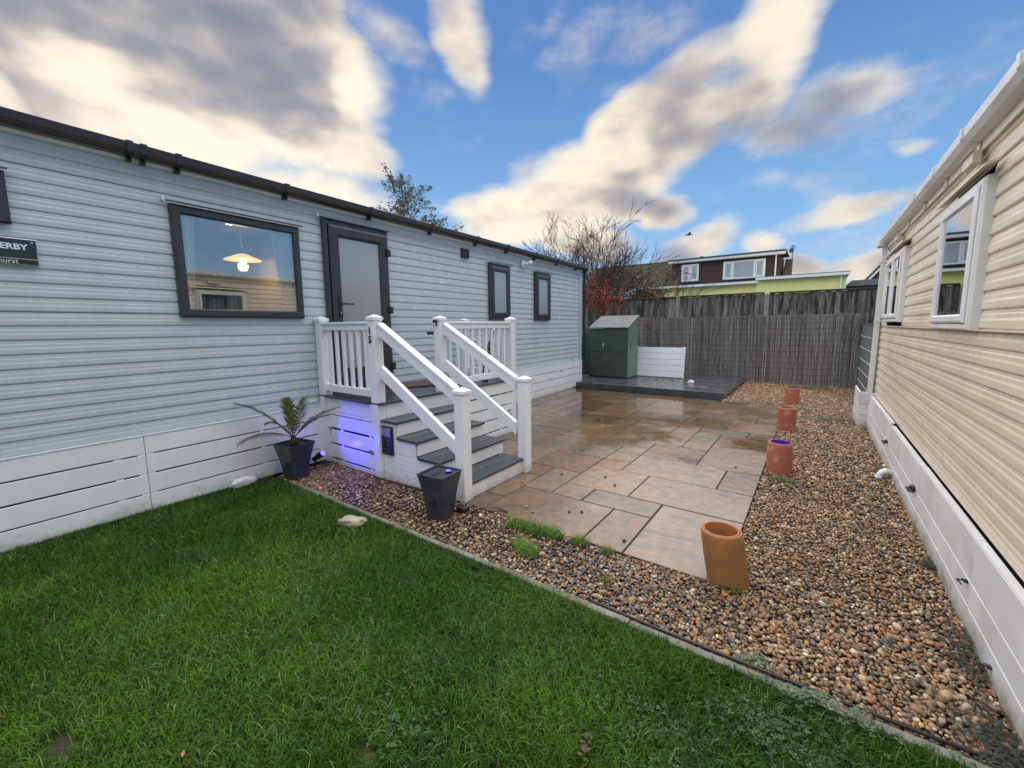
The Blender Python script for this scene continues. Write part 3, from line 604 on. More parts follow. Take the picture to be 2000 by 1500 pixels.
# far-corner downpipe and joint sleeve
mb = MB().box(.0, .055, YEn+.005, YEn+.07, .64, 3.06); mb.box(-.01, .062, YEn, YEn+.076, 1.68, 1.72); mb.box(-.01, .062, YEn, YEn+.076, .80, .84); mb.box(-.01, .07, YEn-.02, YEn+.09, 2.97, 3.07); mb.build('downpipe', BLACKP, car, bevel=.006)
MB().box(-.03, -.012, YEn-.20, YEn-.001, .66, 3.0).build('corner_trim', BLUEW, car)
MB().box(-.02, -.012, 9.56, 9.66, .755, .775).build('maker_badge', material('badge_red_black', (.05, .01, .01), .4, (.3, .03, .03), 30), car)
MB().box(-.02, -.010, 2.52, 2.62, .735, .765).build('small_tag', WHITE, car)
# bulkhead lamp near the narrow windows
lt = empty('wall_light', cw(0, 7.26, 2.86), PHI, 'small round white outdoor wall light between the two narrow windows', 'lamp')
def disc(name, prof, mat, parent): 
    mb = MB(); mb.lathe(prof, (0, 0, 0), 20); mb.v = [(z_, x_, y_) for x_, y_, z_ in mb.v]; return mb.build(name, mat, parent, smooth=True, centre=False)
disc('base', [(.001, -.02), (.085, -.02), (.09, .01), (.06, .03), (.001, .03)], WHITE, lt)
disc('sensor_neck', [(.03, .03), (.035, .07), (.03, .10), (.001, .10)], WHITE, lt)
sp_ = MB(); sp_.lathe([(.001, -.045), (.035, -.045), (.05, 0), (.045, .04), (.001, .05)], (.12, .07, .02), 16); sp_.build('lamp_head', WHITE, lt, smooth=True, centre=False)
# name plate
sg = empty('name_sign', cw(-.012, .1, 2.17), PHI, 'black name plate with white lettering and chrome edge on the blue caravan', 'sign')
SIGNB = material('gloss_black', (.006, .007, .010), .08, coat=.5)
MB().box(0, .014, -.47, .425, -.09, .099).build('plate_rim', CHROME, sg, bevel=.004, centre=False)
MB().box(.0142, .017, -.464, .419, -.042, .093).build('plate', SIGNB, sg, centre=False)
MB().box(.0142, .017, -.464, .419, -.084, -.048).build('lower_plate', SIGNB, sg, centre=False)
LETM = material('sign_letters', (.70, .74, .78), .3)
def text(body, size, loc, rot, mat, parent, align='CENTER', ext=.002, name='lettering', bold=0., sx=1.0):
    c = bpy.data.curves.new(name, 'FONT'); c.body = body; c.size = size; c.extrude = ext; c.align_x = align; c.offset = bold; c.resolution_u = 3
    c.materials.append(mat); o = bpy.data.objects.new(name, c); C.objects.link(o); bpy.context.view_layer.update(); me = bpy.data.meshes.new_from_object(o.evaluated_get(bpy.context.evaluated_depsgraph_get())); me.name = name
    bpy.data.objects.remove(o); o = bpy.data.objects.new(name, me); C.objects.link(o); o.parent = parent; o.location = loc; o.rotation_euler = rot; o.scale = (sx, 1, 1); return o
RWALL = (PI/2, 0, PI/2)
text('WILLERBY', .056, (.019, .375, .020), RWALL, LETM, sg, 'RIGHT', bold=.0018, sx=1.05)
text('hurst', .046, (.019, .322, -.079), RWALL, LETM, sg, 'RIGHT', sx=1.0)
for p in ((.019, .40, .075), (.019, -.44, .075)):
    o_ = MB().box(p[0]-.002, p[0]+.001, p[1]-.006, p[1]+.006, p[2]-.006, p[2]+.006).build('screw', CHROME, sg, centre=False)

# skirting
def skirt_panel(parent, y0, y1, x=0., s=1, rows_=((.520, .682), (.344, .508), (.163, .330), (.0, .152)), stile=.055, mat=WHITE, clips=(), st0=True, st1=True, th=.018):
    mb = MB()
    top = rows_[0][1]
    if st0: mb.box(min(x-s*.03, x-s*.002), max(x-s*.03, x-s*.002), y0+.003, y0+stile, rows_[-1][0], top-.004)
    p = mb.build('skirting_panel', mat, parent)
    MB().box(min(x-s*.03, x-s*.002), max(x-s*.03, x-s*.002), y1-stile, y1-.003, rows_[-1][0], top-.004).build('stile', mat, p)
    for cy in clips:
        for (a, b), (c, d) in zip(rows_[:-1], rows_[1:]): MB().box(min(x-s*.02, x-s*.006), max(x-s*.02, x-s*.006), cy, cy+.05, d-.005, a+.005).build('spacer_clip', mat, p)
    for (a, b) in rows_:
        lo, hi = sorted((x-s*th, x))
        MB().box(lo, hi, y0+.002, y1-.002, a, b).build('skirting_board', mat, p, bevel=.004)
    return p
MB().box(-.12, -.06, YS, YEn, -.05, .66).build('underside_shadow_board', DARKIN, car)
MB().box(-.06, .006, YS, YEn-.001, .683, .690).build('skirting_cap', WHITE, car)
skirt_panel(car, YS, -.72, clips=(-1.0,)); skirt_panel(car, -.72, .99, clips=(.78,)); skirt_panel(car, .99, 2.66, clips=(1.95,))
for a, b in ((2.66, 4.3), (4.3, 5.96), (5.96, 7.62), (7.62, 9.2), (9.2, YEn)):
    skirt_panel(car, a, b, clips=(a+.5, b-.35) if b-a > 1.2 else (), mat=WHITE)
for yy, zz in ((7.55, .44), (8.9, .50)):
    lt_ = MB().box(.0, .02, yy, yy+.05, zz, zz+.02); lt_.box(.008, .03, yy+.02, yy+.035, zz-.02, zz+.02); lt_.build('skirting_latch', CHROME, car, bevel=.003)

# ------------------------------------------------------------------ DECK AND STEPS
dk = empty('deck_steps', (-3.7, 3.2, 0), 0, 'white plastic entrance deck with grey treads, railings and house number 15', 'steps')
def B(mb, name, mat, parent=dk, **k): return mb.build(name, mat, parent, world=True, **k)
def post(x, y, top, w=.108, z0=0.0):
    h = w/2
    p = B(MB().box(x-h, x+h, y-h, y+h, z0, top-.055), 'newel_post', WHITE, bevel=.005)
    c = MB(); H_ = h+.010
    c.box(x-H_, x+H_, y-H_, y+H_, top-.062, top-.030)
    c.add([(x-H_+.004, y-H_+.004, top-.030), (x+H_-.004, y-H_+.004, top-.030), (x+H_-.004, y+H_-.004, top-.030), (x-H_+.004, y+H_-.004, top-.030), (x, y, top)],
          [(0, 1, 4), (1, 2, 4), (2, 3, 4), (3, 0, 4)])
    c.build('post_cap', WHITE, p, world=True, bevel=.002)
    return p
PA = post(-4.725, 2.705, 1.745); PB = post(-3.71, 2.705, 1.742); PCc = post(-2.545, 2.745, 1.062); PD = post(-2.515, 3.705, 1.072)
PEe = post(-3.71, 3.64, 1.742); PF = post(-3.71, 5.105, 1.745); PG = post(-4.64, 5.105, 1.742)
# number 15 on the post
for ch, zz in (('1', 1.535), ('5', 1.445)):
    t_ = text(ch, .105, (0, 0, 0), (PI/2, 0, 0), BLACKP, PB, 'CENTER', ext=.003, name='house_number', bold=.0035)
    t_.location = (-.012, -.058, zz-PB.location.z)
def rail_x(xa, xb, y, z0, z1, w, name='rail', cap=True, axis='x'):
    a, b = xa, xb
    def bx(mb, lo, hi, hw, q0, q1):
        return mb.box(lo, hi, y-hw, y+hw, q0, q1) if axis == 'x' else mb.box(y-hw, y+hw, lo, hi, q0, q1)
    mb = bx(MB(), a, b, w/2, z0, z1)
    if cap: bx(mb, a, b, w/2+.016, z1, z1+.026)
    return B(mb, name, WHITE, bevel=.005)
def bracket_(x0, x1, y0, y1, z0, z1): B(MB().box(x0, x1, y0, y1, z0, z1), 'rail_bracket', WHITE, bevel=.004)
# left side, across
rail_x(-4.67, -3.765, 2.705, 1.575, 1.642, .05, 'top_rail'); rail_x(-4.67, -3.765, 2.705, .865, .945, .05, 'bottom_rail', False)
for zz in ((1.565, 1.62), (.86, .93)):
    bracket_(-4.672, -4.650, 2.672, 2.738, *zz); bracket_(-3.785, -3.762, 2.672, 2.738, *zz)
for k in range(6):
    x = -4.56+k*.137; B(MB().box(x-.018, x+.018, 2.688, 2.722, .945, 1.575), 'baluster', WHITE, bevel=.004)
# front, along
rail_x(3.695, 5.05, -3.71, 1.575, 1.642, .05, 'top_rail', axis='y'); rail_x(3.695, 5.05, -3.71, .865, .945, .05, 'bottom_rail', False, axis='y')
for k in range(9):
    y = 3.80+k*.142; B(MB().box(-3.727, -3.693, y-.018, y+.018, .945, 1.575), 'baluster', WHITE, bevel=.004)
# far side, across
rail_x(-4.585, -3.765, 5.105, 1.575, 1.642, .05, 'top_rail'); rail_x(-4.585, -3.765, 5.105, .865, .945, .05, 'bottom_rail', False)
for k in range(5):
    x = -4.47+k*.145; B(MB().box(x-.018, x+.018, 5.088, 5.122, .945, 1.575), 'baluster', WHITE, bevel=.004)
# sloping rails
def slope_rail(y, x0, z0t, z0b, x1, z1t, z1b, name, cap=True, hw=.027):
    mb = MB(); mb.prism([(x0, z0b), (x1, z1b), (x1, z1t), (x0, z0t)], y-hw, y+hw, lambda t, u, v: (u, t, v))
    if cap: mb.prism([(x0, z0t-.004), (x1, z1t-.004), (x1, z1t+.028), (x0, z0t+.028)], y-hw-.015, y+hw+.015, lambda t, u, v: (u, t, v))
    B(mb, name, WHITE, bevel=.005)
    mb = MB(); mb.box(x0-.004, x0+.028, y-hw-.009, y+hw+.009, z0b-.012, z0t-.03)
    B(mb, 'rail_bracket', WHITE, bevel=.004)
for yy, yo in ((2.735, 0), (3.675, 0)):
    slope_rail(yy, -3.655, 1.625, 1.510, -2.60, 1.030, .915, 'stair_handrail')
    slope_rail(yy, -3.655, 1.205, 1.065, -2.60, .555, .415, 'stair_lower_rail', False, .024)
# deck boards
for k in range(6):
    y0 = 2.665+k*.415; 
for k in range(7):
    x0 = -4.80+k*.168; x1 = x0+.164
    B(MB().box(x0, min(x1, -3.625), 2.65, 5.16, .793, .818), 'deck_board', TREAD, bevel=.006)
B(MB().box(-3.655, -3.623, 2.650, 5.165, .7925, .8175), 'deck_nosing', TREAD, bevel=.008)
B(MB().box(-4.64, -3.80, 2.632, 2.655, .792, .817), 'deck_nosing', TREAD, bevel=.006)
# treads and risers
tz = [(.163, -2.81, -2.495), (.322, -3.115, -2.80), (.478, -3.42, -3.10), (.636, -3.72, -3.405)]
SCREW = material('screw_dot', (.4, .4, .4), .4)
for n, (z1, xa, xb) in enumerate(tz):
    for q in range(2):
        a = xa+.004+q*(xb-xa)/2; b = xa+(q+1)*(xb-xa)/2-.002
        t_ = B(MB().box(a, b, 2.678 if n else 2.70, 3.735 if n else 3.700, z1-.027, z1), 'tread', TREAD, bevel=.006)
        mb = MB()
        for yy in (2.76, 2.84, 3.60):
            for xx in (a+.04, b-.04): mb.tube([(xx, yy, z1-.002), (xx, yy, z1+.0012)], .004, 6)
        mb.build('screw_heads', SCREW, t_, world=True)
    B(MB().box(xb-.045, xb-.020, 2.715, 3.705, (tz[n-1][0] if n else .0)+.001, z1-.028), 'riser', WHITE, bevel=.003)
B(MB().box(-3.672, -3.648, 2.76, 3.59, .637, .792), 'riser', WHITE, bevel=.003)
# side boards beneath the treads (both sides)
for yy in (2.712, 3.700):
    for (z0, z1, xe) in ((-.02, .128, -2.60), (.131, .292, -2.85), (.296, .449, -3.15), (.453, .607, -3.45)):
        B(MB().box(-3.655, xe, yy-.012, yy+.012, z0, z1), 'side_board', WHITE, bevel=.004)
# skirt panel, left end: four boards with gaps
B(MB().box(-4.67, -3.765, 2.672, 2.695, .63, .79), 'fascia_board', WHITE, bevel=.004)
gp_ = B(MB().box(-4.665, -4.62, 2.655, 2.680, .0, .625), 'hinged_panel', WHITE, bevel=.003)
for (a, b) in ((.435, .578), (.248, .404), (.066, .222)):
    MB().box(-4.618, -3.768, 2.668, 2.685, a+.003, b+.008).build('panel_board', WHITE, gp_, world=True, bevel=.004)
MB().box(-4.618, -3.768, 2.668, 2.685, .0, .048).build('panel_board', WHITE, gp_, world=True, bevel=.004)
MB().box(-4.618, -3.768, 2.668, 2.685, .597, .626).build('panel_board', WHITE, gp_, world=True, bevel=.003)
cl = MB()
for xx in (-4.40, -3.86):
    for zz in (.235, .418, .055): cl.box(xx, xx+.035, 2.674, 2.69, zz-.02, zz+.02)
cl.build('spacer_clip', WHITE, gp_, world=True)
for xx, zz in ((-4.615, .43), (-3.82, .27)):
    mb = MB().box(xx-.03, xx+.03, 2.650, 2.668, zz-.008, zz+.010); mb.box(xx+.01, xx+.028, 2.640, 2.668, zz-.035, zz); mb.build('latch', CHROME, gp_, world=True, bevel=.003)
B(MB().box(-4.72, -3.76, 2.74, 2.75, -.02, .79), 'shadow_backing', DARKIN)  # black sheet standing in for the shade behind the gaps
# front under-deck boards
B(MB().box(-3.672, -3.648, 3.695, 5.16, .632, .790), 'fascia_board', WHITE, bevel=.004)
for (a, b) in ((.453, .612), (.283, .437), (.105, .267), (.0, .088)):
    B(MB().box(-3.675, -3.655, 3.695, 5.16, a, b), 'panel_board', WHITE, bevel=.004)
cl = MB()
for yy in (4.05, 4.75, 4.95):
    for zz in (.445, .275, .097, .622): cl.box(-3.674, -3.662, yy, yy+.04, zz-.012, zz+.012)
B(cl, 'spacer_clip', WHITE)
B(MB().box(-3.72, -3.715, 3.70, 5.14, -.02, .78), 'shadow_backing', DARKIN)  # black sheet again, shade behind the front boards put in as colour
B(MB().box(-3.75, -3.655, 5.13, 5.155, -.02, .79), 'corner_board', WHITE)
B(MB().box(-4.62, -3.69, 5.14, 5.155, -.02, .79), 'end_board', WHITE)
for zz in (.355,):
    B(MB().box(-3.655, -3.632, 4.93, 5.0, zz-.008, zz+.01), 'latch', CHROME, bevel=.003)
# things fixed on the deck
sb = empty('wall_box', (-3.57, 2.69, .27), 0, 'slim black box with a silver top section fixed to the white side of the steps', 'box')
MB().box(-3.663, -3.477, 2.676, 2.698, .268, .578).build('case', BLACKP, sb, world=True, bevel=.012)
MB().box(-3.650, -3.500, 2.671, 2.677, .470, .565).build('silver_panel', CHROME, sb, world=True, bevel=.004)
for q in range(3): MB().box(-3.552, -3.530, 2.672, 2.677, .425-q*.05, .432-q*.05).build('slot', CHROME, sb, world=True)
sl_ = empty('post_light', (-3.71, 3.57, 1.65), 0, 'small black solar light on the middle post of the white railing', 'lamp')
MB().box(-3.755, -3.690, 3.562, 3.586, 1.625, 1.690).build('case', BLACKP, sl_, world=True, bevel=.010)
MB().box(-3.745, -3.70, 3.556, 3.563, 1.632, 1.650).build('lens', WHITE, sl_, world=True, bevel=.002)
gh = empty('grab_handle', (-3.80, 3.62, 1.53), 0, 'short black handle sticking out of the middle railing post', 'handle')
mb = MB(); mb.tube([(-3.766, 3.64, 1.525), (-3.80, 3.635, 1.53), (-3.86, 3.62, 1.53)], .012, 8); mb.tube([(-3.80, 3.635, 1.53), (-3.865, 3.62, 1.53), (-3.895, 3.61, 1.528)], .020, 8); mb.build('grip', BLACKP, gh, world=True, smooth=True)
# doormat
dm = MB()
dm.hexa([(-4.74, 3.66, .8195), (-4.27, 3.46, .8195), (-4.00, 4.02, .8195), (-4.48, 4.24, .8195)], [(-4.74, 3.66, .832), (-4.27, 3.46, .832), (-4.00, 4.02, .832), (-4.48, 4.24, .832)])
o = dm.build('doormat', BLACKP, None, label='black edged brown coir doormat lying on the deck before the door', cat='doormat')
MB().hexa([(-4.69, 3.68, .8322), (-4.28, 3.505, .8322), (-4.045, 4.00, .8322), (-4.465, 4.19, .8322)], [(-4.69, 3.68, .836), (-4.28, 3.505, .836), (-4.045, 4.00, .836), (-4.465, 4.19, .836)]).build('coir_pile', MATM, o, world=True)
# folded parasol leaning behind the balustrade
um = empty('folded_parasol', (-3.86, 4.70, .818), 0, 'black folded parasol leaning behind the far white balusters on the deck', 'parasol')
a_, b_ = Vector((-3.90, 4.62, .82)), Vector((-3.95, 5.02, 1.56))
mb = MB(); n_ = 9; rad = [.006, .02, .035, .045, .05, .045, .03, .018, .006]
for i in range(n_-1): mb.tube([a_.lerp(b_, .12+.88*i/(n_-1)), a_.lerp(b_, .12+.88*(i+1)/(n_-1))], rad[i], 7, rad[i+1])
mb.build('canopy', BLACKP, um, world=True, smooth=True)
B(MB().tube([a_, a_.lerp(b_, 1.06)], .009, 8), 'pole', CHROME, um)
B(MB().tube([(-3.86, 4.66, .818), (-3.86, 4.66, .85)], .05, 14), 'base', BLACKP, um)
# ------------------------------------------------------------------ PLANTERS, PALM, SPOTLIGHT
def planter(name, c, h, tw, bw, rz, label, fill=SOIL, fillname='soil', fz=.03):
    e = empty(name, c, rz, label, 'planter', 'dark tapered planters')
    mb = MB(); rings = []
    for t in (0, .12, .35, .6, .82, 1):
        w = bw+(tw-bw)*(t**2.0*.72+t*.28); rings.append((w/2, t*h))
    def ring(hw, z, s=1): return [(-hw, -hw, z), (hw, -hw, z), (hw, hw, z), (-hw, hw, z)]
    vs_ = []; fs = []
    for hw, z in rings: vs_ += ring(hw, z)
    ntr = len(rings); 
    inner = [(rings[-1][0]-.012, h), (rings[-1][0]-.014, h-.04), (rings[-1][0]-.03, h-.08)]
    for hw, z in inner: vs_ += ring(hw, z)
    for i in range(ntr+len(inner)-1):
        for k in range(4): fs.append((i*4+k, i*4+(k+1) % 4, i*4+4+(k+1) % 4, i*4+4+k))
    fs.append((3, 2, 1, 0)); mb.add(vs_, fs); mb.build('pot', PLANT, e, bevel=.006, centre=False)
    hw = rings[-1][0]-.014
    MB().add(ring(hw, h-fz), [(0, 1, 2, 3)]).build(fillname, fill, e, centre=False)
    MB().box(-.03, .03, -bw/2-.036, -bw/2-.022, .165, .19).build('drain_plug', BLACKP, e, centre=False, bevel=.003)
    return e
WATERM = material('still_water', (.012, .014, .018), .03, spec=.6)
p1 = planter('planter', (-4.47, 2.16, -.012), .40, .30, .175, R(8), 'tall tapered dark planter holding a small palm, beside the white skirting')
p2 = planter('planter', (-2.49, 2.385, -.012), .405, .275, .165, R(6), 'tall tapered dark planter full of water, beside the front post of the steps', WATERM, 'water', .012)
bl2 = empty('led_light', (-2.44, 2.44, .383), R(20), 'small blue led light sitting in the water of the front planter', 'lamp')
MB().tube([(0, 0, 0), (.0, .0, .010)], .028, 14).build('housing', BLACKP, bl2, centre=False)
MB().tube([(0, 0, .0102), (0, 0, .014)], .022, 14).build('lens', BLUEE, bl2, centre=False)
# palm
pm = empty('palm_plant', (-4.45, 2.15, .36), 0, 'small palm with green upper fronds and withered brown lower fronds in the dark planter', 'plant')
mb = MB(); mb.lathe([(.001, 0), (.035, 0), (.045, .03), (.035, .07), (.02, .10), (.001, .11)], (-4.45, 2.15, .36), 10); mb.build('stem', BARK, pm, world=True, smooth=True)
def frond(tip, arch, col, nleaf=26, ll=.16, wdt=.013, seed=0, mid=None, fold=.5):
    rd = random.Random(seed); s = Vector((-4.45, 2.15, .44)); t = Vector(tip); pts = []
    c = (s+t)/2+Vector((0, 0, arch)) if mid is None else Vector(mid)
    N_ = 14
    for i in range(N_+1): q = i/N_; pts.append(s*(1-q)**2+c*2*q*(1-q)+t*q*q)
    V_ = []; F_ = []; K = []
    def quad(a, b, c_, d, col_):
        k = len(V_); V_.extend([a, b, c_, d]); F_.append((k, k+1, k+2, k+3)); K.extend([col_]*4)
    for i in range(N_):
        r_ = .006*(1-.7*i/N_); d = (pts[i+1]-pts[i]).normalized(); sd = d.cross(Vector((0, 0, 1))).normalized()*r_; up = sd.cross(d).normalized()*r_
        cc = (col[0]*1.3, col[1]*1.15, col[2]*1.1)
        quad(pts[i]-sd, pts[i]+sd, pts[i+1]+sd, pts[i+1]-sd, cc); quad(pts[i]-up, pts[i]+up, pts[i+1]+up, pts[i+1]-up, cc)
    for i in range(nleaf):
        q = .16+.84*i/nleaf; p = s*(1-q)**2+c*2*q*(1-q)+t*q*q; d = ((c-s)*2*(1-q)+(t-c)*2*q).normalized()
        sd = d.cross(Vector((0, 0, 1))).normalized()
        L_ = ll*1.3*(.55+.6*math.sin(PI*min(1, q*1.05)))*(1-.35*q)
        for sgn in (-1, 1):
            dr_ = (d*(.62+.25*q)+sd*sgn*.95+Vector((0, 0, fold*rd.uniform(.5, 1.1)))).normalized()
            L2 = L_*rd.uniform(.8, 1.1); e = p+dr_*L2+Vector((0, 0, -.015-.02*rd.random())); wv = d.cross(dr_).normalized().cross(dr_).normalized()*wdt*.5
            m_ = p+dr_*L2*.45; v_ = rd.uniform(.75, 1.25); cc = tuple(x*v_ for x in col)
            quad(p-wv*.5, p+wv*.5, m_+wv, m_-wv, cc); quad(m_-wv, m_+wv, e+wv*.05, e-wv*.05, cc)
    V_ = np.array([tuple(v) for v in V_])-np.array(pm.location)
    mesh_np('frond', V_, np.array(F_), LEAFM, np.array(K), parent=pm)
G1 = (.11, .155, .035); G2 = (.15, .175, .035); BR = (.15, .095, .07); OL = (.10, .10, .04)
frond((-4.58, 1.66, .875), .14, G1, 34, .13, seed=1); frond((-4.54, 2.12, .86), .06, G2, 26, .13, seed=2, fold=.8); frond((-4.14, 2.14, .91), .02, G2, 28, .14, seed=3, fold=.7)
frond((-3.88, 2.36, .80), .10, G1, 30, .12, seed=4); frond((-4.00, 2.32, .72), .10, OL, 26, .10, seed=5, fold=.2); frond((-4.50, 1.90, .64), .13, OL, 20, .10, seed=6, fold=.2)
frond((-4.58, 1.66, .47), .16, BR, 24, .11, seed=7, fold=-.1); frond((-4.42, 2.10, .88), .08, G1, 24, .13, seed=8, fold=.9); frond((-4.25, 2.0, .62), .12, BR, 16, .07, seed=9, fold=0)
# blue garden spotlight
gs_ = empty('garden_spotlight', (-4.60, 2.42, 0), 0, 'black garden spotlight with a blue beam on a ground spike beside the planted palm', 'spotlight')
a_ = Vector((-4.53, 2.40, .125)); b_ = Vector((-4.435, 2.45, .195)); dv = (b_-a_).normalized()
mb = MB(); mb.tube([a_-dv*.012, a_, a_+dv*.05], .026, 14); mb.tube([a_+dv*.05, b_-dv*.01, b_+dv*.002], .036, 16); mb.build('head', BLACKP, gs_, world=True, smooth=False, bevel=.002)
MB().tube([b_+dv*.0025, b_+dv*.006], .031, 16).build('lens', BLUEE, gs_, world=True)
mb = MB(); mb.tube([(-4.51, 2.41, .11), (-4.535, 2.405, .07), (-4.545, 2.405, -.03)], .010, 8); mb.tube([(-4.47, 2.43, .13), (-4.44, 2.44, .06), (-4.42, 2.42, .0)], .004, 6); mb.build('spike', BLACKP, gs_, world=True)
mb = MB(); mb.tube([(-4.54, 2.39, .12), (-4.58, 2.36, .13), (-4.62, 2.34, .12), (-4.64, 2.30, .05), (-4.6, 2.3, .0)], .004, 6); mb.build('cable', BLACKP, gs_, world=True)
bs = bpy.data.lights.new('blue_beam', 'SPOT'); bs.energy = 8; bs.color = (.018, .010, 1.0); bs.spot_size = R(125); bs.spot_blend = 1.0; bs.shadow_soft_size = .03
bo = bpy.data.objects.new('blue_beam', bs); C.objects.link(bo); bo.parent = gs_; bo.location = (b_+dv*.02)-Vector(gs_.location)
tgt = Vector((-4.18, 2.68, .33)); bo.rotation_euler = (tgt-(b_+dv*.02)).to_track_quat('-Z', 'Y').to_euler()
# cables
def cable(pts, r, label, name='cable'):
    P_ = [Vector(p) for p in pts]; Q = []
    for i in range(len(P_)-1):
        p0 = P_[max(i-1, 0)]; p1_ = P_[i]; p2_ = P_[i+1]; p3 = P_[min(i+2, len(P_)-1)]
        for k in range(6):
            t = k/6; Q.append(.5*((2*p1_)+(p2_-p0)*t+(2*p0-5*p1_+4*p2_-p3)*t*t+(3*p1_-p0-3*p2_+p3)*t**3))
    Q.append(P_[-1]); MB().tube(Q, r, 6).build(name, BLACKP, None, smooth=True, label=label, cat='cable')
cable([(-3.75, 2.62, .012), (-3.4, 2.64, .012), (-3.1, 2.66, .012), (-2.85, 2.67, .012), (-2.62, 2.66, .012)], .007, 'black cable lying on the gravel along the side of the steps')
cable([(-2.40, 2.56, .05), (-2.32, 2.60, .03), (-2.2, 2.66, .016), (-2.12, 2.72, .012), (-2.05, 2.75, .010), (-2.16, 2.76, .010)], .005, 'thin black looped lead beside the foot of the front post')
tr = empty('power_adapter', (-2.40, 2.56, 0), 0, 'black plug-in power adapter lying on gravel behind the front planter', 'adapter')
MB().box(-2.44, -2.35, 2.52, 2.60, .0, .045).build('case', BLACKP, tr, world=True, bevel=.01); MB().tube([(-2.43, 2.51, .02), (-2.46, 2.47, .02)], .01, 8).build('plug', BLACKP, tr, world=True)

# ------------------------------------------------------------------ CLAY PIPES
def pipe(name, c, r, h, axis, mat, inner, label):
    e = empty(name, c, 0, label, 'clay pipe', 'clay pipes standing along the edge of the patio')
    n = 40
    MB().lathe([(r-.022, .01), (r, .0), (r+.002, h*.5), (r, h*.90), (r-.001, h-.004), (r-.004, h), (r-.014, h+.001), (r-.016, h-.006)], (0, 0, 0), n, axis).build('body', mat, e, smooth=True, centre=False)
    MB().lathe([(r-.016, h-.006), (r-.018, h+.003), (r-.026, h+.003), (r-.028, h*.96), (r-.029, h*.1), (.001, h*.1)], (0, 0, 0), n, axis).build('lining', inner, e, smooth=True, centre=False)
    for ch in e.children: 
        md = ch.modifiers.new('e', 'EDGE_SPLIT'); md.split_angle = R(50)
    return e
pipe('clay_pipe', (-.342, 2.785, -.02), .121, .335, (-.17, 0), TERRA, TERRA, 'orange clay pipe nearest the lawn, leaning slightly at the patio corner')
pipe('clay_pipe', (-.225, 5.295, -.02), .119, .335, (0, 0), TERRA2, PURPLE, 'pinkish whitened clay pipe with a purple inside, second from the lawn')
pipe('clay_pipe', (-.262, 7.43, -.02), .120, .36, (.01, 0), TERRA2, TERRA2, 'plain brick red clay pipe, third from the lawn')
pipe('clay_pipe', (-.290, 9.99, -.02), .122, .345, (0, 0), TERRA2, PURPLE, 'farthest and smallest looking clay pipe, near the concrete platform')

# ------------------------------------------------------------------ RIGHT CARAVAN
rc = empty('static_caravan', (.76, 0, 0), 0, 'cream static caravan with white windows, white skirting and gutter along the right side', 'caravan')
RY0, RY1 = -5.0, 8.20
wins = [(3.60, 4.62), (6.27, 7.66)]
z = .50; prr = [(.001, 0), (.013, .006), (.0160, .013), (.0155, .046), (.0105, .060), (.0100, .080), (.0060, .087), (.0050, .099), (.003, PL)]
while z < 2.66:
    segs = [(RY0, RY1)]
    if z+PL > 1.65 and z < 2.40: segs = [(RY0, 3.70), (4.52, 6.37), (7.56, RY1)]
    clad([(-u, v) for u, v in prr], z, segs, CREAM, rc, .035, 1); z += PL
for o_ in [c for c in rc.children]: 
    for p_ in o_.data.polygons: p_.flip()
MB().box(.0, .034, RY0, RY1-.001, 1.543, 1.549).build('sheet_seam', CREAMT, rc)
MB().box(.035, 3.7, RY1-.03, RY1, .30, 2.9).build('end_wall', CREAM, rc)
MB().box(.035, 3.7, RY0, RY0+.03, .30, 2.9).build('end_wall', CREAM, rc)
MB().box(3.70, 3.73, RY0, RY1, .0, 2.9).build('back_wall', CREAM, rc)
mb = MB(); mb.prism([(-.02, 2.79), (-.02, 2.77), (3.78, 2.77), (3.78, 2.79), (1.86, 3.0)], RY0-.05, RY1+.06, lambda t, u, v: (u, t, v)); mb.build('roof', GREYF, rc)
MB().box(.0, .036, RY0, RY1, 2.64, 2.76).build('eaves_board', CREAMT, rc)
mb = MB(); mb.prism([(-.005, 2.70), (-.055, 2.712), (-.082, 2.745), (-.088, 2.795), (-.080, 2.797), (-.074, 2.75), (-.05, 2.722), (-.005, 2.712)], RY0, RY1+.12, lambda t, u, v: (u, t, v)); mb.f = [tuple(reversed(f)) for f in mb.f]; mb.build('gutter', WHITE2, rc)
for yy in (-2, -.4, 1.2, 2.6, 3.02, 3.95, 4.75, 5.55, 6.4, 7.3):
    mb = MB(); mb.prism([(.0, 2.690), (-.058, 2.704), (-.092, 2.742), (-.096, 2.802), (-.080, 2.802), (-.080, 2.750), (-.05, 2.716), (.0, 2.704)], yy-.022, yy+.022, lambda t, u, v: (u, t, v))
    mb.build('gutter_bracket', WHITE2, rc)
    MB().box(-.012, .0, yy-.03, yy+.03, 2.64, 2.71).build('fascia_clip', CREAMT, rc, bevel=.004)
# downpipe
mb = MB(); mb.hexa([(-.065, 8.14, .44), (-.005, 8.14, .44), (-.005, 8.20, .44), (-.065, 8.20, .44)], [(-.048, 8.14, 2.74), (.012, 8.14, 2.74), (.012, 8.20, 2.74), (-.048, 8.20, 2.74)]); mb.build('downpipe', WHITE2, rc, bevel=.004)
for zz in (.52, 1.60, 2.45): MB().box(-.07, .02, 8.132, 8.208, zz, zz+.02).build('pipe_clip', WHITE2, rc)
MB().box(-.10, .02, 8.10, 8.32, 2.68, 2.80).build('gutter_outlet', WHITE2, rc, bevel=.012)
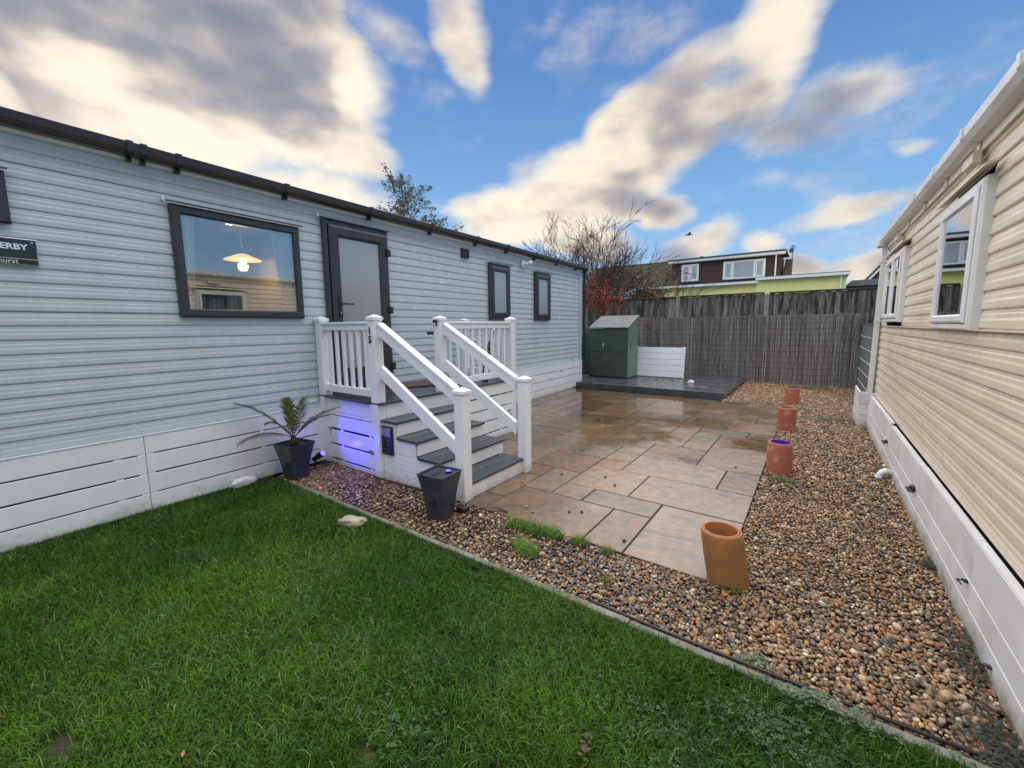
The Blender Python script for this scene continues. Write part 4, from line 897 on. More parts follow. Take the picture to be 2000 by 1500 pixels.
# windows
def right_window(a, b, z0, z1, two):
    w = frame_rect(MB(), a, b, z0, z1, .048, -.030, .03).build('window', WHITE2, rc)
    sash = frame_rect(MB(), a+.045, (b-.045 if not two else (a+b)/2), z0+.045, z1-.045, .055, -.046, -.01).build('casement', WHITE2, w)
    if two: frame_rect(MB(), (a+b)/2, b-.045, z0+.045, z1-.045, .055, -.046, -.01).build('casement', WHITE2, w)
    MB().box(-.030, -.025, a+.08, b-.08, z0+.08, z1-.08).build('pane', GLASS, w)
    mb = MB(); mb.prism([(.0, z1+.062), (-.055, z1+.042), (-.060, z1+.028), (-.052, z1+.028), (.0, z1+.048)], a-.10, b+.06, lambda t, u, v: (u, t, v)); mb.build('drip_hood', CREAMT, w)
    MB().box(.10, .105, a+.05, b-.05, z0+.05, z1-.05).build('blind', GOLDB, w)
    for q in range(9): MB().box(.06, .075, a+.08+q*(b-a-.2)/9, a+.13+q*(b-a-.2)/9, z0+.06, z1-.06).build('curtain_fold', CURT, w)
right_window(3.63, 4.60, 1.545, 2.43, False); right_window(6.34, 7.66, 1.60, 2.43, True)
for yy in (3.98, 6.92):
    mb = MB().box(-.045, -.002, yy-.11, yy+.11, 2.565, 2.64); mb.box(-.06, -.045, yy-.12, yy+.12, 2.635, 2.645); mb.build('roof_vent', CREAMT, rc, bevel=.006)
# skirting of the right caravan
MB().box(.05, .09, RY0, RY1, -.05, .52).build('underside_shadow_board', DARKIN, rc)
rows_r = ((.262, .485), (.128, .252), (-.03, .118))
for (a, b, dx) in ((RY0, -.9, 0), (-.9, 1.05, 0), (1.05, 3.02, .0), (3.02, 4.40, .0), (4.40, 5.98, -.004), (5.98, 8.26, -.006)):
    mb = MB().box(.002, .02, a+.003, a+.03, -.03, .478); pnl = mb.build('skirting_panel', WHITE2, rc)
    for (u, v_) in rows_r:
        if a > 5: u, v_ = u+.02, v_+.025
        MB().box(-.022+dx, .0+dx, a+.003, b-.003, u, v_).build('skirting_board', WHITE2, pnl, bevel=.005)
    MB().box(-.020+dx, .014+dx, a+.002, b-.004, (.487 if a < 5 else .512), (.491 if a < 5 else .517)).build('skirting_cap', WHITE2, pnl)
pnl = MB().box(-.05, -.03, 8.295, 8.315, -.03, .50).build('skirting_panel', WHITE2, rc)
for (u, v_) in ((.36, .545), (.19, .35), (-.03, .18)):
    MB().box(-.145, -.02, 8.27, 8.292, u, v_).build('skirting_board', WHITE2, pnl, bevel=.004)
    MB().box(-.145, -.125, 8.292, 9.1, u, v_).build('skirting_board', WHITE2, pnl, bevel=.004)
for (yy, zz, s_) in ((6.1, .285, .9), (4.52, .27, 1.1), (3.06, .24, .4), (2.62, .06, .35)):
    mb = MB().box(-.03-.02*s_, -.022, yy-.03*s_, yy+.03*s_, zz-.02*s_, zz+.015*s_); mb.tube([(-.04, yy, zz), (-.06-.02*s_, yy-.05*s_, zz+.01), (-.05, yy-.09*s_, zz-.01)], .009*s_, 7); mb.tube([(-.035, yy+.02, zz), (-.06, yy+.01, zz-.04*s_)], .009*s_, 7)
    mb.build('skirting_latch', BLACKP, rc, bevel=.003)
# waste pipe elbow
mb = MB(); mb.tube([(.74, 5.62, .06), (.70, 5.62, .07), (.665, 5.615, .065), (.64, 5.60, .035), (.625, 5.59, -.01)], .030, 12); mb.tube([(.70, 5.62, .07), (.67, 5.616, .067)], .036, 12); mb.tube([(.632, 5.595, .02), (.625, 5.59, -.01)], .036, 12)
mb.build('waste_pipe', WHITE, None, smooth=True, label='white plastic waste pipe elbow poking out under the right skirting', cat='pipe')

# ------------------------------------------------------------------ CONCRETE PLATFORM, CABINETS, PANEL
pf = empty('raised_platform', (-3.4, 10.9, 0), 0, kind='structure')
for k in range(5):
    y0 = 9.84+k*.62
    MB().box(-5.28, -1.50, y0+.002, y0+.618, .10, .128).build('platform_board', PLINTH, pf, bevel=.006, world=True)
MB().box(-5.30, -1.485, 9.815, 9.838, -.05, .126).build('platform_fascia', PLINTH, pf, bevel=.004, world=True)
MB().box(-1.498, -1.485, 9.84, 12.9, -.05, .126).build('platform_fascia', PLINTH, pf, bevel=.004, world=True)
gc = empty('storage_cabinet', (-4.66, 11.5, .128), 0, 'tall dark green metal storage cabinet with a sloping grey lid on the platform', 'cabinet')
X0, X1, Y0, Y1, ZF, ZB = -5.24, -4.11, 11.08, 11.88, 1.53, 1.86
GB = lambda mb, n, m, **k: mb.build(n, m, gc, world=True, **k)
GB(MB().prism([(Y0+.02, .15), (Y1, .15), (Y1, ZB-.03), (Y0+.02, ZF-.02)], X0, X1, lambda t, u, v: (t, u, v)), 'body', GREENM)
GB(MB().prism([(Y0+.02, .16), (Y1-.01, .16), (Y1-.01, ZB-.04), (Y0+.02, ZF-.03)], X1, X1+.006, lambda t, u, v: (t, u, v)), 'side_panel', GREENL)
GB(MB().prism([(Y0-.03, ZF-.015), (Y1+.02, ZB-.01), (Y1+.02, ZB+.02), (Y0-.03, ZF+.015)], X0-.02, X1+.025, lambda t, u, v: (t, u, v)), 'lid', GREYL, bevel=.006)
GB(MB().box(X0-.02, -4.82, Y0-.035, Y0-.028, ZF-.03, ZF+.012), 'lid_trim', GREENL)
GB(MB().box(X0+.02, X1-.03, Y0, Y0+.018, .865, ZF-.05), 'upper_door', GREENM, bevel=.006)
GB(MB().box(X0+.02, X1-.03, Y0, Y0+.018, .17, .845), 'lower_door', GREENM, bevel=.006)
mb = MB(); mb.tube([(-4.80, Y0, 1.10), (-4.80, Y0-.03, 1.09), (-4.81, Y0-.035, 1.0), (-4.805, Y0-.03, .95), (-4.80, Y0, .94)], .012, 8); GB(mb, 'handle', CHROME, smooth=True)
mb = MB(); mb.tube([(X1+.01, Y0+.25, 1.15), (X1+.018, Y0+.45, 1.30), (X1+.012, Y0+.5, 1.26)], .007, 6); mb.tube([(X1+.012, Y0+.22, .92), (X1+.02, Y0+.2, 1.12)], .006, 6); GB(mb, 'side_strap', GREENM)
GB(MB().box(X0-.0, X1+.01, Y0+.01, Y1, .128, .16), 'plinth', BLACKP)
c2 = empty('storage_cabinet', (-5.55, 11.7, .128), 0, 'lower green metal locker half hidden behind the corner of the blue caravan', 'cabinet')
MB().prism([(-5.85, .14), (-5.30, .14), (-5.30, 1.36), (-5.50, 1.33), (-5.85, 1.15)], 11.35, 11.95, lambda t, u, v: (u, t, v)).build('body', GREENM, c2, world=True)
mb = MB(); mb.tube([(-5.33, 11.34, 1.0), (-5.33, 11.31, .98), (-5.335, 11.31, .8), (-5.33, 11.34, .78)], .01, 6); mb.build('handle', BLACKP, c2, world=True)
MB().box(-5.45, -5.28, 11.33, 11.352, .16, 1.2).build('door', GREENM, c2, world=True, bevel=.006)
MB().box(-5.9, -5.29, 11.3, 12, -.05, .139).build('plinth', CONCR, c2, world=True)
wp = empty('spare_panel', (-3.53, 11.95, .128), 0, 'spare white slatted skirting panel leaning against the reed screen beside the cabinet', 'panel')
def lean(y, z): return y+(z-.13)*.12
for k in range(5):
    z0 = .145+k*.165; z1 = z0+.159
    mb = MB(); mb.hexa([(-4.20, lean(11.90, z0), z0), (-2.85, lean(11.90, z0), z0), (-2.85, lean(11.90, z1), z1), (-4.20, lean(11.90, z1), z1)],
                       [(-4.20, lean(11.92, z0), z0), (-2.85, lean(11.92, z0), z0), (-2.85, lean(11.92, z1), z1), (-4.20, lean(11.92, z1), z1)])
    mb.build('panel_slat', WHITE, wp, world=True, bevel=.006)
for xx in (-4.20, -2.90):
    mb = MB(); mb.hexa([(xx, lean(11.922, .128), .128), (xx+.07, lean(11.922, .128), .128), (xx+.07, lean(11.922, .975), .975), (xx, lean(11.922, .975), .975)],
                       [(xx, lean(11.955, .128), .128), (xx+.07, lean(11.955, .128), .128), (xx+.07, lean(11.955, .975), .975), (xx, lean(11.955, .975), .975)]); mb.build('batten', WHITE, wp, world=True)
# leaves and a white stone on the platform
def leafpile(name, n, area, z, label, cat='leaves', cols=((.06, .03, .02), (.03, .018, .014), (.10, .045, .02)), size=.035, kind=None, group=None):
    V_ = []; F_ = []; K = []
    for i in range(n):
        x, y = area(); a = random.uniform(0, 2*PI); s_ = size*random.uniform(.6, 1.3); tlt = random.uniform(-.4, .4)
        u = Vector((math.cos(a), math.sin(a), tlt)).normalized(); w_ = Vector((-math.sin(a), math.cos(a), random.uniform(-.4, .4))).normalized(); p = Vector((x, y, z+random.uniform(.003, .016)+s_*.3))
        k = len(V_); V_ += [p-u*s_, p-w_*s_*.5, p+Vector((0, 0, .006)), p+u*s_, p+w_*s_*.5]; F_ += [(k, k+1, k+2), (k+1, k+3, k+2), (k+3, k+4, k+2), (k+4, k, k+2)]; c_ = random.choice(cols); K += [c_]*5
    return mesh_np(name, np.array([tuple(v) for v in V_]), np.array(F_), LEAFM, np.array(K), label=label, cat=cat, kind=kind, group=group)
leafpile('leaf_litter', 70, lambda: (random.gauss(-3.3, .35), random.gauss(11.35, .12)), .128, 'dark dead leaves lying in a drift on the wet platform', kind='stuff')
def stone(name, c, s_, label, mat, seed, cat='stone', fl=.5, rz=0, kind=None, crump=0):
    bm = bmesh.new(); bmesh.ops.create_icosphere(bm, subdivisions=3, radius=1); rd = random.Random(seed); off = [rd.uniform(0, 9) for _ in range(3)]
    from mathutils import noise as mn
    for v in bm.verts:
        n_ = mn.noise(v.co*1.3+Vector(off))*.55+mn.noise(v.co*3+Vector(off))*.28; v.co *= (1+n_+crump*.35*abs(mn.noise(v.co*5+Vector(off))))
        v.co.x *= s_[0]; v.co.y *= s_[1]; v.co.z *= s_[2]; v.co.z = max(v.co.z, -s_[2]*fl)
    me = bpy.data.meshes.new(name); bm.to_mesh(me); bm.free(); me.materials.append(mat); me.polygons.foreach_set('use_smooth', [True]*len(me.polygons))
    o = bpy.data.objects.new(name, me); C.objects.link(o); o.location = c; o.rotation_euler = (0, 0, rz); return tag(o, label, cat, kind=kind)
stone('pale_stone', (-2.45, 11.1, .15), (.075, .05, .05), 'small white stone lying on the wet platform before the reed screen', RAGM, 3)
stone('flat_rock', (-2.985, 1.865, .018), (.125, .070, .040), 'flat pale rock lying on the lawn by the edging', ROCKM, 8, rz=R(25))
stone('red_stone', (-3.95, 2.28, .012), (.022, .016, .012), 'small bright red stone among the gravel in front of the steps', material('red_stone', (.45, .06, .03), .5), 4)

# ------------------------------------------------------------------ FENCE AND REED SCREEN
YF = 13.30
fe = empty('wooden_fence', (-2.2, YF, 0), 0, 'weathered grey feather edge fence with concrete posts at the back of the plot', 'fence')
posts = [-7.93, -5.66, -3.40, -1.105, 1.18, 3.45]
for x in posts:
    p = MB().prism([(-.055, 0), (.055, 0), (.055, 2.36), (.035, 2.395), (-.035, 2.395), (-.055, 2.36)], YF-.05, YF+.06, lambda t, u, v: (x+u, t, v)).build('concrete_post', CONCR, fe, world=True)
rd = random.Random(3)
for a, b in zip(posts[:-1], posts[1:]):
    dz = rd.uniform(-.02, .04); n_ = 20; wd = (b-a-.12)/n_
    for k in range(n_):
        x0 = a+.06+k*wd; t0 = 2.385+dz+rd.uniform(-.012, .005); dy = rd.uniform(0, .006)
        MB().hexa([(x0, YF-.028-dy, .1), (x0+wd+.008, YF-.014-dy, .1), (x0+wd+.008, YF-.006, .1), (x0, YF-.006, .1)], [(x0, YF-.028-dy, t0), (x0+wd+.008, YF-.014-dy, t0), (x0+wd+.008, YF-.006, t0), (x0, YF-.006, t0)]).build('fence_board', FENCEW, fe, world=True)
    MB().box(a+.058, b-.058, YF-.055, YF+.03, 2.388+dz, 2.432+dz).build('capping_rail', FENCER, fe, world=True, bevel=.006)
    for zz in (.5, 1.3, 2.05): MB().box(a+.06, b-.06, YF+.0, YF+.05, zz, zz+.08).build('back_rail', FENCER, fe, world=True)
    MB().box(a+.056, b-.056, YF-.03, YF+.02, -.05, .16).build('gravel_board', CONCR, fe, world=True)
rs = empty('reed_screen', (-2.0, YF-.1, 0), 0, 'brown grey reed screening roll wired along the lower part of the fence', 'screen')
def reeds(x0, x1, n, ztop):
    x = x0+(x1-x0)*rng.random(n); y = YF-.075-.035*rng.random(n); zt = ztop-.0+.025*rng.standard_normal(n)-.04*fbm(x, x*0, .7, 3); lx = .035*rng.standard_normal(n)-.01; ly = .008*rng.standard_normal(n); r = .0032+.0034*rng.random(n)
    m_ = 3; V_ = np.zeros((n, m_*3, 3)); zs = np.linspace(0, 1, m_)
    for i, q in enumerate(zs):
        for k in range(3):
            a = 2*PI*k/3+PI/2+PI
            V_[:, i*3+k, 0] = x+lx*(q-.5)+.006*np.sin(x*90+q*5)+r*np.cos(a); V_[:, i*3+k, 1] = y+ly*q+r*np.sin(a); V_[:, i*3+k, 2] = -.03+(zt+.03)*q
    F1 = []
    for i in range(m_-1):
        for k in range(3): F1.append((i*3+k, i*3+(k+1) % 3, (i+1)*3+(k+1) % 3, (i+1)*3+k))
    F_ = (np.array(F1)[None]+np.arange(n)[:, None, None]*m_*3).reshape(-1, 4)
    base = np.array([(.29, .27, .255), (.38, .36, .35), (.23, .21, .20), (.48, .46, .45), (.13, .115, .11)])
    c_ = base[rng.choice(5, n, p=[.3, .25, .2, .12, .13])]*(.75+.5*rng.random((n, 1)))*(.75+.5*fbm(x, x*0+.5, 2.2, 8))[:, None]
    K = np.repeat(c_, m_*3, axis=0)
    return V_.reshape(-1, 3)-np.array(rs.location), F_, K
V1, F1, K1 = reeds(-5.9, -3.78, 950, 1.82); V2, F2, K2 = reeds(-3.86, 1.02, 2500, 1.80)
mesh_np('reeds', V1, F1, REED, K1, parent=rs, kind='stuff'); mesh_np('reeds', V2, F2, REED, K2, parent=rs, kind='stuff')
for k in range(12):
    zz = .12+k*.148; 
    pts = [(-5.9+i*.35, YF-.118, zz+.012*math.sin(i*1.7+k)+(.02 if i > 17 else 0)) for i in range(20)]
    MB().tube(pts, .0035, 4).build('binding_wire', WIRE, rs, world=True)
# hollow green-grey shed beyond the end of the right caravan
sh = empty('metal_shed', (1.6, 11.6, 0), 0, 'grey green metal shed of horizontal panels behind the end of the cream caravan', 'shed')
for k in range(6):
    z0 = .02+k*.255; MB().box(.90, .925, 10.4, 13.05, z0, z0+.248).build('wall_panel', SHEDM, sh, world=True, bevel=.004)
    MB().box(.893, .90, 10.4, 13.05, z0+.244, z0+.257).build('panel_seam', WHITE2, sh, world=True)
    mb = MB()
    for yy in (10.6, 11.6, 12.6): mb.tube([(.893, yy, z0+.25), (.886, yy, z0+.25)], .012, 6)
    mb.build('rivets', CHROME, sh, world=True)
MB().box(.925, 2.4, 10.4, 13.05, .0, 1.545).build('body', SHEDM, sh, world=True)
MB().box(.88, 2.45, 10.35, 13.1, 1.548, 1.575).build('lid', GREENM, sh, world=True)
MB().box(.86, .89, 12.98, 13.12, .0, 2.35).build('corner_post', FENCEW, sh, world=True)

# ------------------------------------------------------------------ HOUSES BEYOND THE FENCE
S_ = 40/22.
def hx(x): return x*S_
def hz(z): return 1.6+(z-1.6)*S_
ho = empty('house', (hx(-4), 42, 0), 0, 'house with a brown tile hung dormer, tiled roof and pale yellow flat roofed ground floor', 'house')
HB = lambda mb, n, m, p=None, **k: mb.build(n, m, p or ho, world=True, **k)
HY = 40.
x0, x1 = hx(-5.98), hx(-1.42)
# tile hanging in courses
for k in range(17):
    za = hz(3.48)+k*(hz(4.60)-hz(3.48))/17; zb = za+(hz(4.60)-hz(3.48))/17
    HB(MB().prism([(HY-.05, za), (HY-.015, zb), (HY+.1, zb), (HY+.1, za)], x0, x1, lambda t, u, v: (t, u, v)), 'tile_course', BRICKD)
HB(MB().box(x0, x1, HY+.05, HY+4, hz(3.3), hz(4.60)), 'dormer_wall', BRICKD)
HB(MB().box(x1-.02, x1+.03, HY+.0, HY+4, hz(3.5), hz(4.58)), 'dormer_cheek', BRICKD)
mb = MB(); mb.box(x0-.25, x1+.35, HY-.35, HY-.30, hz(4.60), hz(4.68)+.02); HB(mb, 'white_fascia', WHITE)
HB(MB().box(x0-.28, x1+.38, HY-.40, HY+4, hz(4.70), hz(4.76)), 'dormer_roof', GREYF)
HB(MB().box(x0-.25, x1+.33, HY-.30, HY+.0, hz(4.575), hz(4.60)), 'soffit', WHITE)
def fwin(xa, xb, za, zb, mull, y=HY-.06, n='window'):
    f = HB(MB().box(xa, xb, y-.05, y-.02, za, za+.10).box(xa, xb, y-.05, y-.02, zb-.10, zb).box(xa, xa+.10, y-.05, y-.02, za+.1, zb-.1).box(xb-.10, xb, y-.05, y-.02, za+.1, zb-.1), n, WHITE)
    xs = [xa]+mull+[xb]
    for m_ in mull: MB().box(m_-.06, m_+.06, y-.055, y-.02, za+.1, zb-.1).build('mullion', WHITE, f, world=True)
    for a, b in zip(xs[:-1], xs[1:]): MB().box(a+.06, b-.06, y-.018, y+.0, za+.1, zb-.1).build('pane', FARGL, f, world=True)
    for a, b in ((xs[0], xs[1]), (xs[-2], xs[-1])):
        MB().box(a+.08, b-.08, y-.045, y-.02, za+.11, za+.19).box(a+.08, b-.08, y-.045, y-.02, zb-.19, zb-.11).box(a+.09, a+.17, y-.045, y-.02, za+.19, zb-.19).box(b-.17, b-.09, y-.045, y-.02, za+.19, zb-.19).build('opening_sash', WHITE, f, world=True)
    MB().box(xa-.06, xb+.06, y-.13, y-.02, za-.09, za-.002).build('sill', GREYF, f, world=True)
fwin(hx(-5.50), hx(-4.71), hz(3.68), hz(4.49), [hx(-5.10)])
fwin(hx(-3.65), hx(-1.96), hz(3.65), hz(4.46), [hx(-3.24), hx(-2.38)])
HB(MB().box(hx(-1.60), hx(-1.55), HY-.13, HY-.04, hz(3.52), hz(4.58)), 'downpipe', WHITE)
# main tiled roof, left: courses of tiles stepping up
ya, za, yb, zb = 40.0, hz(3.42), 44.2, 7.75
nC = 24
for k in range(nC):
    q0, q1 = k/nC, (k+1)/nC; y0_, y1_ = ya+(yb-ya)*q0, ya+(yb-ya)*q1; z0_, z1_ = za+(zb-za)*q0, za+(zb-za)*q1
    mb = MB(); xs = np.arange(hx(-11), x0+.001, .165); top = []
    for i, xx in enumerate(xs): top.append((xx, .035*(i % 2)))
    n_ = len(top); vs_ = [(xx, y0_-.04, z0_+.05+b_) for xx, b_ in top]+[(xx, y1_, z1_+.01+b_) for xx, b_ in top]+[(xx, y0_-.04, z0_-.02) for xx, b_ in top]
    fs = [(i, i+1, n_+i+1, n_+i) for i in range(n_-1)]+[(2*n_+i, 2*n_+i+1, i+1, i) for i in range(n_-1)]
    mb.add(vs_, fs); HB(mb, 'roof_tile_course', ROOFT, kind='stuff')
HB(MB().tube([(hx(-11), yb, zb+.05), (x0+.5, yb, zb+.05)], .13, 8), 'ridge', ROOFT)
# verge of roof right of dormer
for k in range(12):
    q0, q1 = k/12, (k+1)/12
    y0_, y1_, z0_, z1_ = 40.2+3.2*q0, 40.2+3.2*q1, hz(3.5)+(hz(4.56)-hz(3.5))*q0, hz(3.5)+(hz(4.56)-hz(3.5))*q1
    mb = MB()
    xs = [hx(-1.33), hx(-1.26), hx(-1.19), hx(-1.12), hx(-1.04)]; b_ = [0, .04, 0, .04, 0]
    vs_ = [(x+ .0, y0_-.04, z0_+.06+bb) for x, bb in zip(xs, b_)]+[(x, y1_, z1_+.02+bb) for x, bb in zip(xs, b_)]+[(x, y0_-.04, z0_-.05) for x in xs]
    mb.add(vs_, [(i, i+1, 5+i+1, 5+i) for i in range(4)]+[(10+i, 11+i, i+1, i) for i in range(4)]); HB(mb, 'roof_tile_course', ROOFT)
HB(MB().prism([(40.1, hz(3.4)), (43.5, hz(3.4)), (43.5, hz(4.54)), (40.2, hz(3.48))], hx(-1.33), hx(-1.045), lambda t, u, v: (t, u, v)), 'gable_wall', REDBR)
# yellow ground floor
HB(MB().box(hx(-7.05), hx(-1.97), 36.5, 40.0, 0, hz(3.36)-.1).box(hx(-1.97), hx(.80), 35.4, 40.0, 0, hz(3.44)), 'rendered_wall', YELLOW)
HB(MB().box(hx(-7.2), hx(-1.9), 36.2, 40.0, hz(3.30), hz(3.37)), 'flat_roof', GREYF); HB(MB().box(hx(-7.2), hx(-1.95), 36.15, 36.198, hz(3.24), hz(3.33)), 'white_fascia', WHITE)
HB(MB().box(hx(-1.95)-.15, hx(.84)+.1, 35.15, 40.0, hz(3.37), hz(3.43)), 'flat_roof', GREYF); HB(MB().box(hx(-1.95)-.15, hx(.84)+.1, 35.10, 35.148, hz(3.30), hz(3.40)), 'white_fascia', WHITE)
HB(MB().box(hx(.62), hx(.67), 35.25, 35.35, 0, hz(3.3)), 'downpipe', WHITE); HB(MB().box(hx(-2.08), hx(-2.03), 36.35, 36.45, 0, hz(3.25)), 'downpipe', WHITE)
for xx, hh in ((-5.27, .25), (-5.03, .35)):
    HB(MB().lathe([(.18, 0), (.16, hh), (.20, hh+.02), (.20, hh+.1), (.12, hh+.1), (.12, .1)], (hx(xx), 43.5, hz(4.85)), 12), 'chimney_pot', REDBR, smooth=True)
HB(MB().box(hx(-5.45), hx(-4.88), 43.2, 43.8, hz(4.2), hz(4.86)), 'chimney_stack', REDBR)
sd = HB(MB().tube([(hx(-1.0), 40.3, hz(3.9)), (hx(-1.0), 40.3, hz(4.95))], .03, 6), 'aerial_pole', GREYF)
mb = MB(); mb.lathe([(.001, 0), (.11, .02), (.17, .05)], (0, 0, 0), 16); mb.v = [(hx(-1.04)+x, 40.2-z_, hz(4.70)+y) for x, y, z_ in mb.v]; mb.build('satellite_dish', GREYF, sd, world=True)
mb = MB()
for q in range(6): mb.tube([(hx(-1.0)-.25+.02*q, 40.3, hz(4.86)+.06*q-.15), (hx(-1.0)+.25-.02*q, 40.3, hz(4.86)+.06*q-.15)], .012, 4)
mb.build('aerial', GREYF, sd, world=True)
# brick house at the right
bh = empty('house', (4.3, 42, 0), 0, 'red brick gabled house with a white bargeboard glimpsed beside the cream caravan', 'house')
xa = hx(1.56); pk = hx(2.6)
MB().prism([(xa, 0), (hx(4.5), 0), (hx(4.5), hz(3.2)), (hx(3.0), 8.0), (xa, hz(3.2))], 42, 50, lambda t, u, v: (u, t, v)).build('wall', REDBR, bh, world=True)
mb = MB(); mb.hexa([(xa-.3, 41.7, hz(3.2)-.3), (hx(3.0), 41.7, 8.05), (hx(3.0), 50, 8.05), (xa-.3, 50, hz(3.2)-.3)], [(xa-.3, 41.7, hz(3.2)-.1), (hx(3.0), 41.7, 8.3), (hx(3.0), 50, 8.3), (xa-.3, 50, hz(3.2)-.1)]); mb.build('roof', ROOFT, bh, world=True)
mb = MB(); mb.hexa([(xa-.32, 41.62, hz(3.2)-.5), (hx(3.0), 41.62, 7.85), (hx(3.0), 41.69, 7.85), (xa-.32, 41.69, hz(3.2)-.5)], [(xa-.32, 41.62, hz(3.2)-.3), (hx(3.0), 41.62, 8.05), (hx(3.0), 41.69, 8.05), (xa-.32, 41.69, hz(3.2)-.3)]); mb.build('bargeboard', WHITE, bh, world=True)
gr = empty('flat_roof_shed', (2.9, 37, 0), 0, 'low grey flat roofed outbuilding just above the right end of the fence', 'shed')
MB().box(hx(1.0), hx(2.5), 38, 41, 0, hz(3.02)).build('wall', GREYF, gr, world=True); MB().hexa([(hx(.82), 37.7, hz(2.98)), (hx(2.6), 37.7, hz(2.98)), (hx(2.6), 41, hz(2.98)), (hx(.82), 41, hz(2.98))], [(hx(1.02), 37.9, hz(3.20)), (hx(2.6), 37.9, hz(3.22)), (hx(2.6), 41, hz(3.22)), (hx(1.02), 41, hz(3.20))]).build('roof', GREYF, gr, world=True)
# caravans behind the blue one, seen through the kitchen window
nc = empty('static_caravan', (-8.9, 2.0, 0), 0, 'white caravan with a pale tiled roof seen through the kitchen window glass', 'caravan')
for k in range(22): MB().prism([(-8.9, k*.1+.2), (-8.885, k*.1+.205), (-8.89, k*.1+.3), (-8.9, k*.1+.3)], -3, 8, lambda t, u, v: (u, t, v)).build('cladding_board', WHITE, nc, world=True)
MB().box(-9.2, -8.9, -3, 8, 0, 2.4).build('wall', WHITE, nc, world=True)
MB().box(-8.9, -8.8, -3, 8, 2.39, 2.44).build('gutter', WHITE, nc, world=True)
for k in range(7): MB().prism([(-8.85-k*.15, 2.45+k*.07), (-9.0-k*.15, 2.52+k*.07), (-9.0-k*.15, 2.48+k*.07), (-8.85-k*.15, 2.42+k*.07)], -3, 8, lambda t, u, v: (u, t, v)).build('roof_tile_course', WHITE2, nc, world=True)
# seagull
bd = empty('gull', (-7.17, 30, 7.47), R(30), 'gull flying small against the clouds above the house roof', 'bird')
mb = MB()
for i, (a, b, r0, r1_) in enumerate([((-.22, 0, 0), (-.1, 0, .01), .01, .05), ((-.1, 0, .01), (.1, 0, .01), .05, .055), ((.1, 0, .01), (.22, 0, .02), .055, .02), ((.22, 0, .02), (.27, 0, .015), .02, .004)]): mb.tube([a, b], r0, 8, r1_)
mb.build('body', GREYF, bd, smooth=True, centre=False)
for s_ in (-1, 1):
    mb = MB(); P0 = [(.08, 0, .03), (-.06, 0, .03)]; P1 = [(.10, .28*s_, .12), (-.03, .28*s_, .11)]; P2 = [(-.02, .58*s_, .05), (-.07, .56*s_, .05)]
    up = lambda L_: [(a, b, c+.012) for a, b, c in L_]
    mb.add(P0+P1+P2+up(P0)+up(P1)+up(P2), [(0, 1, 3, 2), (2, 3, 5, 4), (6, 8, 9, 7), (8, 10, 11, 9), (0, 2, 8, 6), (2, 4, 10, 8), (1, 7, 9, 3), (3, 9, 11, 5), (4, 5, 11, 10)]); mb.build('wing', GREYF, bd, centre=False)

# ------------------------------------------------------------------ TREES AND SHRUBS
def grow(mb, p, d, L, r, depth, rd, up=.12, droop=0., tips=None, n=4, spread=.55, seg=5, kids=(2, 4), shrink=(.55, .8), rmin=.0035):
    pts = [p.copy()]; d = d.normalized()
    for i in range(seg):
        d = (d+Vector((rd.gauss(0, .13), rd.gauss(0, .13), rd.gauss(0, .10)+up-droop))).normalized(); pts.append(pts[-1]+d*L/seg)
    mb.tube(pts, r, n if r > .012 else 3, r*.5, cap=False)
    if tips is not None and depth <= 1: tips += pts[1:]
    if depth == 0: return
    for k in range(rd.randint(*kids)):
        i = rd.randint(1, seg); q = pts[i]; t = (pts[i]-pts[i-1]).normalized()
        ax = Vector((rd.gauss(0, 1), rd.gauss(0, 1), rd.gauss(0, .6))).normalized(); nd_ = (t+ax*spread).normalized()
        grow(mb, q, nd_, L*rd.uniform(*shrink), max(rmin, r*.55), depth-1, rd, up, droop, tips, n, spread, max(3, seg-1), kids, shrink, rmin)
def leaves(name, pts, size, cols, parent, aspect=.45, kind='stuff', hang=False, jit=.1, thick=0):
    pts = np.array(pts); n = len(pts); pts = pts+rng.normal(0, jit, (n, 3))
    u = rng.normal(0, 1, (n, 3)); 
    if hang: u[:, 2] = -np.abs(u[:, 2])*2-1
    u /= np.linalg.norm(u, axis=1)[:, None]; w_ = rng.normal(0, 1, (n, 3)); w_ = np.cross(u, w_); w_ /= np.linalg.norm(w_, axis=1)[:, None]
    s_ = size*(.6+.8*rng.random(n))[:, None]; nn = np.cross(u, w_)
    V_ = np.stack([pts-u*s_*.5, pts+w_*s_*aspect*.5+nn*s_*.08, pts+u*s_*.5, pts-w_*s_*aspect*.5+nn*s_*.08], 1).reshape(-1, 3)
    F_ = (np.arange(4)[None]+np.arange(n)[:, None]*4); cols = np.array(cols); K = np.repeat(cols[rng.integers(0, len(cols), n)]*(.7+.6*rng.random((n, 1))), 4, axis=0)
    return mesh_np(name, V_-np.array(parent.location), F_, LEAFM, K, parent=parent, kind=kind)
